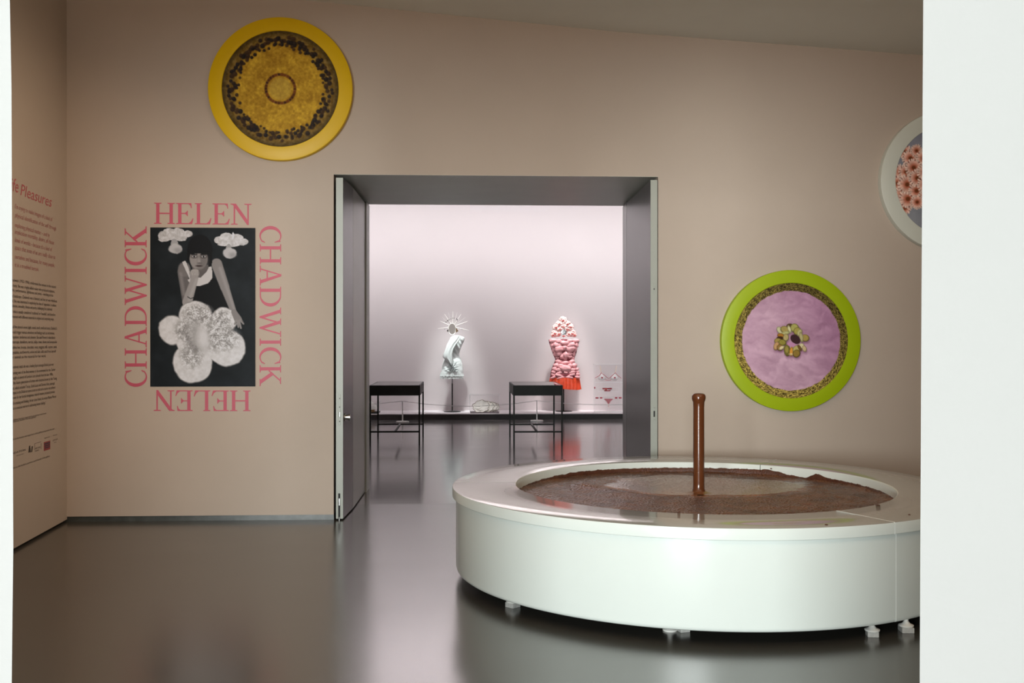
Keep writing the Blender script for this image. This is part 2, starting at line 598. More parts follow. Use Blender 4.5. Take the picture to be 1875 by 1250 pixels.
jamb(edgeL, -1.5, -1)  # pier cut short out of view, the added gap lets daylight through
mb.box((-6.5, YN, 0), (-2.72, YN + 0.16, 2.86))
jamb(edgeR, 7.5, 1)
mb.box((-6.5, YN, 2.86), (7.5, YN + 0.16, 4.6))
struct(mb.build('wall_near', M['near']))
# the photographer's room
mb = MB()
mb.box((-6.7, -12.0, 0), (-6.5, 2.1, 4.6))
struct(mb.build('wall_entrance_left', M['hall']))
mb = MB()
mb.box((7.5, -12.0, 0), (7.7, 2.1, 4.6))
struct(mb.build('wall_entrance_right', M['hall']))
mb = MB()
mb.box((-6.7, -12.2, 0), (7.7, -12.0, 4.6))
struct(mb.build('wall_entrance_rear', M['hall']))
mb = MB()
mb.box((-6.7, -12.2, 4.6), (7.7, 2.16, 4.8))
struct(mb.build('ceiling', M['hall']))

# far room
mb = MB()
mb.box((-9.0, YF, 0), (11.0, YF + 0.2, 6.3))
struct(mb.build('wall_far', M['far']))
mb = MB()
mb.box((-9.2, YB, 0), (-9.0, YF + 0.2, 6.3))
struct(mb.build('wall_far_left', M['far']))
mb = MB()
mb.box((11.0, YB, 0), (11.2, YF + 0.2, 6.3))
struct(mb.build('wall_far_right', M['far']))
mb = MB()
mb.box((-9.2, YB - 0.1, 6.2), (11.2, YF + 0.2, 6.4))
struct(mb.build('ceiling', M['dark_ceil']))
mb = MB()
mb.box((-9.0, YB - 0.02, 0), (XL - 0.02, YB + 0.02, 6.2))
mb.box((XR + 0.02, YB - 0.02, 0), (11.0, YB + 0.02, 6.2))
mb.box((XL - 0.02, YB - 0.02, ZS + 0.02), (XR + 0.02, YB + 0.02, 6.2))
struct(mb.build('wall_far_front', M['far']))

# doorway: soffit lining, reveals, two open leaves
mb = MB()
mb.box((XL, YW + 0.002, ZS - 0.0015), (XR, YB - 0.002, ZS + 0.002))
struct(mb.build('trim_1', M['soffit']), 'grey painted soffit of the deep doorway')

pix = lambda x, Y: atY(x, 600, Y).x
YD = YW - 0.02
LZ0, LZ1 = 0.012, ZS - 0.030


def plan(poly, z0, z1, name, m, parent=None, bev=0):
    mb = MB()
    mb.prism(poly, z0, z1, lambda p, t: (p[0], p[1], t))
    return mb.build(name, m, parent)


# left leaf: pale front edge, dark inner face, then the hinged second panel and the rear jamb
xl0, xl1 = pix(615.2, YD), pix(628, YD)
d1 = bpy.data.objects.new('door_1', None)
COL.objects.link(d1)
d1.location = (xl1, YD, 0)
struct(d1, 'left grey door leaf standing open in the doorway')
Y1 = 8.72
x646 = pix(646.3, Y1)
x668 = pix(668.5, 9.70)
plan([(xl0, YD), (xl1, YD), (xl1, YD + 0.012), (xl0, YD + 0.012)], LZ0, LZ1, 'edge_strip', M['door_edge'], d1)
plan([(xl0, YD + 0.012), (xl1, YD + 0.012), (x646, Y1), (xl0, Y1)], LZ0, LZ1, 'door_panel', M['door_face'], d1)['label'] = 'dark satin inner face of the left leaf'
plan([(xl0, Y1 + 0.003), (x646 + 0.0005, Y1 + 0.003), (x668, 9.70), (xl0, 9.70)], LZ0, LZ1, 'lining_panel', M['door'], d1)['label'] = 'grey green lining panel behind the left leaf'
xj = pix(676.3, YB - 0.01)
plan([(xl0, 9.712), (x668 + 0.012, 9.712), (xj, YB - 0.005), (xl0, YB - 0.005)], 0.0, ZS - 0.014, 'jamb', M['door_edge'], d1)


def hw_box(name, m, x0, y0, x1, y1, Y, th, parent):
    a, b = atY(x0, y1, Y), atY(x1, y0, Y)
    mb = MB()
    mb.box((a.x, Y - th, a.z), (b.x, Y, b.z), min(th * 0.4, 0.002))
    return mb.build(name, m, parent)


lp = hw_box('lock_plate', M['door_edge'], 619.3, 721, 623.9, 778, YD, 0.003, d1)
for y in (729.3, 745, 771.2):
    hw_box('screw', M['hole'], 621.2, y - 0.9, 622.8, y + 0.9, YD - 0.003, 0.002, lp)
hw_box('latch', M['steel'], 621.6, 754, 623.2, 763, YD - 0.003, 0.006, lp)
hw_box('latch_slot', M['hole'], 620.6, 754, 621.6, 763, YD - 0.003, 0.002, lp)
bl = hw_box('bolt_channel', M['hole'], 619.2, 903, 623, 951, YD, 0.003, d1)
hw_box('bolt', M['steel'], 620.6, 912, 622.6, 925, YD - 0.003, 0.008, bl)
hw_box('bolt_rod', M['steel'], 620.7, 946, 621.9, 954.3, YD - 0.003, 0.008, bl)
# turn knob on the inner face
kp = atY(630.8, 763.5, YD + 0.09)
mb = MB()
for r0, h0, h1 in ((0.030, 0.0, 0.008), (0.019, 0.008, 0.03), (0.026, 0.03, 0.045)):
    mb.tube([(kp.x + h0, YD + 0.10, kp.z), (kp.x + h1, YD + 0.10, kp.z)], r0, 18)
mb.build('turn_knob', M['steel'], d1, smooth=40)

# right leaf
xr0, xr1 = pix(1191.4, YD), pix(1203.6, YD)
d2 = bpy.data.objects.new('door_2', None)
COL.objects.link(d2)
d2.location = (xr0, YD, 0)
struct(d2, 'right grey door leaf standing open in the doorway')
x1147 = pix(1147.3, 9.55)
plan([(xr0, YD), (xr1, YD), (xr1, YD + 0.012), (xr0, YD + 0.012)], LZ0, LZ1, 'edge_strip', M['door_edge'], d2)
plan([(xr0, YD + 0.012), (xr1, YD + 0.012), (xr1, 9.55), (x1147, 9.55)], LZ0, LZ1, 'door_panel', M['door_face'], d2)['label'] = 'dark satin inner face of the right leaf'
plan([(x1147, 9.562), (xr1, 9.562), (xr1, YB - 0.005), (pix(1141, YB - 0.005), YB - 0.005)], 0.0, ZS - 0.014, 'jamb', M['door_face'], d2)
lp = hw_box('lock_plate', M['door_edge'], 1195.2, 742, 1200.6, 770.5, YD, 0.003, d2)
hw_box('latch_slot', M['hole'], 1196.5, 752, 1199.3, 763, YD - 0.003, 0.002, lp)
for y in (746, 767):
    hw_box('screw', M['steel'], 1197.2, y - 1, 1199, y + 1, YD - 0.003, 0.002, lp)
lp = hw_box('bolt_plate', M['door_edge'], 1195.4, 519, 1200, 537, YD, 0.003, d2)
hw_box('bolt_slot', M['hole'], 1196.9, 527.5, 1198.5, 530.5, YD - 0.003, 0.002, lp)

# ------------------------------------------------------------------ painting of flat prints
def lin(c):
    c = np.asarray(c, float) / 255.0
    return np.where(c <= 0.04045, c / 12.92, ((c + 0.055) / 1.055) ** 2.4)


def vnoise(x, y, seed=0):
    t = np.random.RandomState(seed).rand(64, 64)
    xi, yi = np.floor(x).astype(int), np.floor(y).astype(int)
    fx, fy = x - xi, y - yi
    fx, fy = fx * fx * (3 - 2 * fx), fy * fy * (3 - 2 * fy)
    g = lambda a, b: t[a % 64, b % 64]
    return (g(xi, yi) * (1 - fx) + g(xi + 1, yi) * fx) * (1 - fy) + (g(xi, yi + 1) * (1 - fx) + g(xi + 1, yi + 1) * fx) * fy


def fbm(x, y, seed=0, o=4):
    s, a, tot = 0, 1.0, 0
    for i in range(o):
        s = s + a * vnoise(x * 2 ** i + 13 * i, y * 2 ** i + 7 * i, seed + i)
        tot += a
        a *= 0.55
    return s / tot


def sm(d, w=1.0):                            # coverage of a signed distance
    return np.clip(0.5 - d / w, 0, 1)


class Paint:
    def __init__(self, x, y, base):
        self.x, self.y = x, y
        self.c = np.zeros(x.shape + (3,)) + np.asarray(base, float)

    def put(self, cov, col):
        col = np.asarray(col, float)
        self.c = self.c * (1 - cov[..., None]) + col * cov[..., None]

    def ell(self, cx, cy, rx, ry, col, rot=0, w=1.5, op=1.0):
        a = math.radians(rot)
        dx, dy = self.x - cx, self.y - cy
        u = dx * math.cos(a) + dy * math.sin(a)
        v = -dx * math.sin(a) + dy * math.cos(a)
        d = (np.sqrt((u / rx) ** 2 + (v / ry) ** 2) - 1) * min(rx, ry)
        self.put(sm(d, w) * op, col)

    def cap(self, p, q, r0, r1, col, w=1.5, op=1.0):
        px, py = p
        qx, qy = q
        L = (qx - px) ** 2 + (qy - py) ** 2
        t = np.clip(((self.x - px) * (qx - px) + (self.y - py) * (qy - py)) / L, 0, 1)
        d = np.hypot(self.x - px - t * (qx - px), self.y - py - t * (qy - py)) - (r0 + (r1 - r0) * t)
        self.put(sm(d, w) * op, col)

    def poly(self, pts, col, op=1.0):
        ins = np.zeros(self.x.shape, bool)
        n = len(pts)
        for i in range(n):
            x0, y0 = pts[i]
            x1, y1 = pts[(i + 1) % n]
            if y0 == y1:
                continue
            c = ((y0 > self.y) != (y1 > self.y)) & (self.x < (x1 - x0) * (self.y - y0) / (y1 - y0) + x0)
            ins ^= c
        self.put(ins.astype(float) * op, col)


def print_mesh(name, P, Fc, colors, m, parent, loc):
    me = bpy.data.meshes.new(name)
    off = Vector(loc)
    P = P - np.array(off)
    me.vertices.add(len(P))
    me.vertices.foreach_set('co', P.astype(np.float32).ravel())
    me.loops.add(Fc.size)
    me.loops.foreach_set('vertex_index', Fc.astype(np.int32).ravel())
    me.polygons.add(len(Fc))
    me.polygons.foreach_set('loop_start', (np.arange(len(Fc)) * 4).astype(np.int32))
    me.update(calc_edges=True)
    me.validate()
    at = me.color_attributes.new('print', 'FLOAT_COLOR', 'POINT')
    rgba = np.ones((len(P), 4), np.float32)
    rgba[:, :3] = colors
    at.data.foreach_set('color', rgba.ravel())
    me.materials.append(m)
    o = bpy.data.objects.new(name, me)
    COL.objects.link(o)
    if parent is not None:
        o.parent = parent
        o.location = off - world_of(parent)
    else:
        o.location = off
    return o


def grid_faces(ni, nj, wrap=False):
    i = np.arange(ni - 1)[:, None]
    j = np.arange(nj if wrap else nj - 1)[None, :]
    j2 = (j + 1) % nj
    return np.stack([i * nj + j, i * nj + j2, (i + 1) * nj + j2, (i + 1) * nj + j], -1).reshape(-1, 4)


# ------------------------------------------------------------------ round framed pictures on the back wall
def disc(name, cx, cy, R, r, mframe, paint, label, th=0.06, nr=110, na=330, tag_cat='picture'):
    Yf = YW - th
    c = atY(cx, cy, Yf)
    px = (atY(cx + 1, cy, Yf) - c).length
    root = empty(name, (c.x, YW, c.z), label, tag_cat)
    R1, r1 = R * px, r * px
    mb = MB()
    mb.lathe([(r1, 0.0), (r1, th - 0.004), (r1 + 0.003, th), (R1 - 0.007, th), (R1 - 0.002, th - 0.002), (R1, th - 0.007), (R1, 0.0)],
             (c.x, YW - 0.0005, c.z), 128, axis='y', closed=True)
    mb.build('frame', mframe, root, smooth=35)
    rr = np.concatenate([[0.0008], np.linspace(0.012, 1.0, nr)])
    aa = np.linspace(0, 2 * PI, na, endpoint=False)
    A, B = np.meshgrid(rr, aa, indexing='ij')
    X, Z = A * np.cos(B), A * np.sin(B)
    col = paint(X, -Z)                       # paint space: x right, y down, radius 1
    pts = np.stack([c.x + X * r1, np.full_like(X, Yf + 0.006), c.z + Z * r1], -1).reshape(-1, 3)
    print_mesh('photo_print', pts, grid_faces(len(rr), na, True)[:, ::-1], lin(np.clip(col, 0, 255)).reshape(-1, 3), M['print'], root,
               (c.x, Yf + 0.006, c.z))
    return root


def paint_yellow(X, Y):
    r = np.hypot(X, Y)
    a = np.arctan2(Y, X)
    n1 = fbm(X * 6 + 9, Y * 6 + 9, 3)
    n2 = fbm(X * 26 + 50, Y * 26 + 50, 5)
    g = np.clip(0.62 * n1 + 0.75 * (n2 - 0.15), 0, 1)[..., None]
    base = np.array([128, 86, 14]) * (1 - g) + np.array([232, 190, 58]) * g
    p = Paint(X, Y, (0, 0, 0))
    p.c = base
    edge = np.clip((r - 0.74 + 0.1 * (n1 - 0.5)) / 0.10, 0, 1)
    sp = (n2[..., None] - 0.5) * 90
    p.put(edge * 0.9, np.array([122, 96, 42]) + sp)
    p.put(np.clip((r - 0.90) / 0.08, 0, 1) * 0.75, np.array([66, 54, 28]) + sp * 0.5)
    R0 = random.Random(5)
    for ring, (rad, jit, n, s) in enumerate(((0.865, 0.035, 84, 0.040), (0.80, 0.045, 92, 0.040), (0.745, 0.03, 52, 0.030))):
        for k in range(n):
            t = 2 * PI * k / n + R0.uniform(-0.04, 0.04)
            q = rad + R0.uniform(-jit, jit)
            if R0.random() < 0.14:
                continue
            d = R0.choice([(26, 20, 22), (38, 28, 24), (50, 34, 24), (64, 44, 26), (30, 25, 28)])
            s2 = s * R0.uniform(0.7, 1.1)
            x0, y0 = q * math.cos(t), q * math.sin(t)
            p.ell(x0, y0, s2, s2, d, w=0.012, op=0.93)
            p.ell(x0 - s2 * 0.3, y0 - s2 * 0.35, s2 * 0.3, s2 * 0.3, (104, 92, 84), w=0.02, op=0.30)
    ring = np.clip(1 - np.abs(r - 0.247) / 0.034, 0, 1)
    p.put(np.clip(ring * 2, 0, 1) * 0.85, np.array([112, 66, 22]) + sp)
    for k in range(30):
        t = 2 * PI * k / 30
        p.ell(0.25 * math.cos(t), 0.25 * math.sin(t), 0.020, 0.020, R0.choice([(86, 46, 18), (120, 62, 22), (66, 38, 20)]), w=0.012)
    p.put(sm(r - 0.19, 0.03) * 0.45, (205, 176, 84))
    return p.c


def paint_lilac(X, Y):
    r = np.hypot(X, Y)
    n1 = fbm(X * 3 + 4, Y * 3 + 4, 8)
    sw = fbm(X * 5 + 3 * n1 + 4, Y * 9 + 3 * n1 + 4, 18)
    n2 = np.random.RandomState(4).rand(*X.shape)
    p = Paint(X, Y, (0, 0, 0))
    h = (sw[..., None] - 0.5) * 46 + (n1[..., None] - 0.5) * 24
    p.c = np.array([198, 160, 182]) + h - np.clip(X + 0.1 - Y * 0.5, 0, 1)[..., None] * np.array([28, 36, 26])
    cell = vnoise(X * 60 + 80, Y * 60 + 80, 31) * 0.45 + n2 * 0.75
    gl = np.clip((cell - 0.25) * 1.5, 0, 1)[..., None]
    glit = (np.array([52, 40, 14]) * (1 - gl) + np.array([206, 184, 92]) * gl) * (0.86 + 0.2 * np.clip(Y - X * 0.4, -1, 1))[..., None]
    ew = 0.862 + 0.014 * (vnoise(np.arctan2(Y, X) * 14 + 60, r * 0 + 3, 7) - 0.5)
    cov = np.clip((r - ew) / 0.008, 0, 1)
    p.c = p.c * (1 - cov[..., None]) + glit * cov[..., None]
    R0 = random.Random(3)
    T = lambda px, py: ((px - 712 ) / 1389 * 100 / 104 + 0.02, (py - 540) / 1250 * 90 / 104 + 0.018)
    leaf = [  # centre, rx, ry, rot, colour (frame of a close look at the wreath)
        (650, 150, 70, 52, 0, (92, 70, 36)), (400, 260, 60, 90, -40, (205, 200, 160)), (520, 240, 95, 75, 20, (170, 152, 88)), (540, 330, 100, 35, -10, (190, 188, 130)),
        (770, 200, 90, 95, -30, (176, 170, 96)), (640, 230, 30, 80, -20, (226, 220, 170)), (840, 280, 80, 85, 30, (170, 158, 80)), (900, 320, 50, 80, 20, (196, 190, 130)),
        (420, 390, 75, 45, 10, (176, 120, 44)), (400, 465, 75, 45, 0, (66, 40, 26)), (550, 440, 62, 80, 10, (186, 168, 112)),
        (1040, 450, 88, 75, 10, (172, 150, 80)), (940, 430, 40, 110, -10, (190, 180, 130)), (360, 540, 90, 70, 20, (170, 148, 78)), (460, 565, 85, 65, 10, (150, 140, 62)),
        (310, 650, 60, 95, 20, (200, 158, 110)), (400, 690, 70, 70, 0, (150, 116, 62)), (440, 700, 60, 35, -30, (232, 214, 170)),
        (580, 760, 68, 120, -5, (138, 128, 50)), (575, 745, 45, 90, -5, (164, 150, 74)), (690, 790, 40, 95, 5, (226, 160, 66)), (690, 860, 55, 20, 0, (238, 206, 150)),
        (820, 740, 80, 90, 30, (190, 176, 110)), (820, 840, 78, 85, 30, (146, 120, 56)), (950, 650, 60, 55, 10, (220, 208, 166)), (1020, 720, 45, 70, -20, (208, 184, 140)), (900, 700, 30, 70, -30, (120, 90, 48)),
    ]
    leaf = [(x, y, rx * 1.22, ry * 1.22, rot, c) for (x, y, rx, ry, rot, c) in leaf]
    for (x, y, rx, ry, rot, c) in leaf:
        x0, y0 = T(x, y)
        p.ell(x0 + 0.008, y0 + 0.03, rx / 1444 * 1.05, ry / 1444 * 1.05, (120, 78, 106), rot, w=0.04, op=0.55)
    for (x, y, rx, ry, rot, c) in leaf:
        x0, y0 = T(x, y)
        p.ell(x0, y0, rx / 1444, ry / 1444, tuple(k * 0.5 for k in c), rot, w=0.01)
        p.ell(x0 - 0.003, y0 - 0.005, rx / 1444 * 0.84, ry / 1444 * 0.84, c, rot, w=0.02)
        p.cap((x0 - rx / 4000, y0 - ry / 2600), (x0 + rx / 4000, y0 + ry / 2600), 0.002, 0.002, tuple(k * 0.7 for k in c), w=0.006, op=0.5)
    x0, y0 = T(790, 480)
    p.ell(x0, y0, 0.098, 0.072, (62, 38, 42), 40, w=0.012)
    x0, y0 = T(690, 610)
    p.ell(x0, y0, 0.075, 0.036, (196, 140, 178), 8, w=0.012)
    return p.c


def paint_daisies(X, Y):
    n1 = fbm(X * 3 + 14, Y * 3 + 14, 9)
    p = Paint(X, Y, (0, 0, 0))
    p.c = np.array([142, 146, 156]) + (n1[..., None] - 0.5) * 40 + np.clip(-Y, 0, 1)[..., None] * np.array([-12, -14, -8])
    k = 1.0 / (4.4625 * 100)
    fl = [(300, 400, 55), (345, 450, 66), (262, 560, 55), (240, 650, 60), (280, 730, 60), (300, 850, 48), (310, 560, 60), (395, 390, 50), (455, 450, 66), (372, 525, 70),
          (325, 775, 75), (320, 660, 76), (395, 710, 66), (402, 608, 70), (470, 560, 70), (470, 660, 70), (470, 760, 62), (540, 480, 66), (540, 600, 70), (545, 700, 66), (560, 800, 60),
          (620, 540, 70), (630, 660, 70), (720, 600, 66), (700, 720, 66), (800, 660, 60), (400, 800, 55), (640, 760, 60), (790, 560, 60), (870, 620, 60), (880, 720, 60)]
    R0 = random.Random(8)
    for (x, y, s) in fl:
        cx, cy, s = (x - (1740 - 1590) * 4.4625) * k, (y - (330.6 - 190) * 4.4625) * k, s * k
        p.ell(cx, cy, s * 0.95, s * 0.95, (112, 52, 44), w=0.02, op=0.8)
        n = 20
        for lay in (1.0, 0.72):
            for j in range(n):
                t = 2 * PI * (j + (0.5 if lay < 1 else 0)) / n + R0.uniform(-0.06, 0.06)
                q = R0.uniform(0.9, 1.05) * lay
                c = np.array([255, 226, 212]) * R0.uniform(0.86, 1.0) if lay == 1 else np.array([244, 190, 172]) * R0.uniform(0.85, 1)
                p.cap((cx + s * 0.3 * math.cos(t), cy + s * 0.3 * math.sin(t)), (cx + s * q * math.cos(t), cy + s * q * math.sin(t)),
                      s * 0.07, s * 0.10, c, w=0.008)
        p.ell(cx, cy, s * 0.46, s * 0.46, (178, 84, 56), w=s * 0.35, op=0.75)
        p.ell(cx, cy, s * 0.24, s * 0.22, (112, 60, 34), w=0.02)
    return p.c


disc('round_picture', 513.2, 162.2, 132.5, 107.0, M['yellow'], paint_yellow,
     'round picture with yellow frame and golden seeded photograph, high left of the doorway')
disc('round_picture', 1449.2, 623.4, 127.6, 104.0, M['green'], paint_lilac,
     'round picture with lime green frame and lilac photograph of a small flower wreath')
disc('round_picture', 1740.5, 330.6, 127.0, 100.0, M['paleframe'], paint_daisies,
     'round picture with pale grey frame and pink daisies, half hidden by the near wall')

# ------------------------------------------------------------------ portrait graphic with serif capitals
YG = YW - 0.0035


def R_(x0, y0, x1, y1):
    return [(x0, y0), (x1, y0), (x1, y1), (x0, y1)]


def serif(x0, x1, y, up):                     # bracketed slab serif at the baseline (up) or cap line
    t = 0.05
    s = 1 if up else -1
    return [(x0, y), (x1, y), (x1, y + s * t * 0.55), (x1 - 0.06, y + s * t), (x0 + 0.06, y + s * t), (x0, y + s * t * 0.55)]


def arc(cx, cy, rx, ry, a0, a1, n=18):
    return [(cx + rx * math.cos(math.radians(a0 + (a1 - a0) * i / n)), cy + ry * math.sin(math.radians(a0 + (a1 - a0) * i / n))) for i in range(n + 1)]


def stem(x, w=0.15, s0=0.10, s1=0.10):
    return [R_(x, 0.0, x + w, 1.0), serif(x - s0, x + w + s1, 0, True), serif(x - s0, x + w + s1, 1, False)]


def ring_band(cx, cy, ro, ri, off, a0, a1, n=26):
    o = arc(cx, cy, ro[0], ro[1], a0, a1, n)
    i = arc(cx + off, cy, ri[0], ri[1], a0, a1, n)
    return [[o[k], o[k + 1], i[k + 1], i[k]] for k in range(n)]


GLY = {
    'H': (1.02, stem(0.14) + stem(0.755) + [R_(0.2, 0.47, 0.82, 0.53)]),
    'E': (0.86, stem(0.13)[:1] + [serif(0.03, 0.40, 0, True), serif(0.03, 0.40, 1, False), R_(0.2, 0.955, 0.70, 1.0), R_(0.2, 0.0, 0.74, 0.047),
          [(0.60, 1.0), (0.735, 1.0), (0.755, 0.76), (0.725, 0.755), (0.69, 0.88), (0.60, 0.955)],
          [(0.62, 0.0), (0.77, 0.0), (0.83, 0.27), (0.80, 0.28), (0.73, 0.14), (0.62, 0.047)],
          R_(0.2, 0.485, 0.55, 0.533), R_(0.535, 0.38, 0.57, 0.64), [(0.45, 0.485), (0.55, 0.40), (0.55, 0.62), (0.45, 0.533)]]),
    'L': (0.82, stem(0.13)[:1] + [serif(0.03, 0.36, 0, True), serif(0.03, 0.36, 1, False), R_(0.2, 0.0, 0.70, 0.047),
          [(0.58, 0.0), (0.735, 0.0), (0.80, 0.29), (0.77, 0.30), (0.69, 0.14), (0.58, 0.047)]]),
    'N': (1.0, [R_(0.15, 0, 0.215, 0.97), R_(0.785, 0.0, 0.85, 1.0), [(0.05, 1.0), (0.255, 1.0), (0.85, 0.14), (0.85, -0.01), (0.775, -0.01), (0.15, 0.89)],
          serif(0.02, 0.34, 0, True), serif(0.64, 0.98, 1, False), serif(0.0, 0.24, 1, False)]),
    'C': (0.86, ring_band(0.50, 0.5, (0.46, 0.515), (0.345, 0.455), 0.045, 48, 312) +
          [[(0.735, 0.97), (0.79, 0.97), (0.83, 0.70), (0.80, 0.695), (0.72, 0.86)], [(0.78, 0.10), (0.84, 0.23), (0.815, 0.25), (0.74, 0.16)]]),
    'A': (1.0, [[(0.445, 0.97), (0.51, 0.98), (0.215, 0.0), (0.15, 0.0)], [(0.43, 1.01), (0.545, 1.01), (0.895, 0.0), (0.73, 0.0)],
          R_(0.25, 0.32, 0.70, 0.38), serif(0.02, 0.34, 0, True), serif(0.64, 0.99, 0, True)]),
    'D': (1.02, stem(0.13)[:1] + [serif(0.03, 0.30, 0, True), serif(0.03, 0.30, 1, False), R_(0.2, 0.0, 0.46, 0.052), R_(0.2, 0.948, 0.46, 1.0)] +
          ring_band(0.45, 0.5, (0.525, 0.5), (0.37, 0.448), 0.0, -90, 90)),
    'W': (1.42, [[(0.085, 1.0), (0.245, 1.0), (0.52, 0.10), (0.475, -0.01), (0.42, -0.01)], [(0.42, -0.01), (0.485, -0.01), (0.77, 0.95), (0.70, 0.95)],
          [(0.60, 1.0), (0.755, 1.0), (1.03, 0.10), (0.985, -0.01), (0.93, -0.01)], [(0.93, -0.01), (0.995, -0.01), (1.30, 1.0), (1.23, 1.0)],
          serif(0.0, 0.33, 1, False), serif(0.52, 0.84, 1, False), serif(1.11, 1.41, 1, False)]),
    'I': (0.42, stem(0.145)),
    'K': (0.98, stem(0.13) + [[(0.24, 0.42), (0.32, 0.42), (0.81, 0.97), (0.73, 0.97)], [(0.35, 0.56), (0.47, 0.68), (0.95, 0.0), (0.75, 0.0)],
          serif(0.60, 0.93, 1, False), serif(0.68, 1.03, 0, True)]),
}

pc = atY(371.8, 562, YW)
graphic = empty('wall_graphic', (pc.x, YW, pc.z), 'pink serif capitals around a black and white portrait print, left of the doorway', 'wall graphic')


def word(text, p0, p1, cap_up, parent):
    """p0 -> p1: the baseline from first to last letter; cap_up: vector of one cap height"""
    tot = sum(GLY[c][0] for c in text)
    ux = (p1 - p0) / tot
    pos = 0.0
    for c in text:
        wd, polys = GLY[c]
        mb = MB()
        for qi, q in enumerate(polys):
            def fn(p, t):
                P = p0 + ux * (pos + p[0]) + cap_up * p[1]
                return (P.x, t, P.z)
            mb.prism(q, YW - 0.0022 - 0.00005 * qi, YW - 0.0002, fn)
        o = mb.build('letter', M['pink'], parent)
        pos += wd


A_ = lambda x, y: atY(x, y, YW)
word('HELEN', A_(280.5, 409.5), A_(461.5, 411.5), A_(281, 371.5) - A_(281, 410), graphic)
word('HELEN', A_(460.5, 714.8), A_(280.5, 714.2), A_(460, 752) - A_(460, 714.5), graphic)
word('CHADWICK', A_(268.8, 709.5), A_(268.5, 416), A_(228.5, 560) - A_(268.5, 560), graphic)
word('CHADWICK', A_(475.8, 412), A_(475.5, 705), A_(514.5, 560) - A_(475.5, 560), graphic)


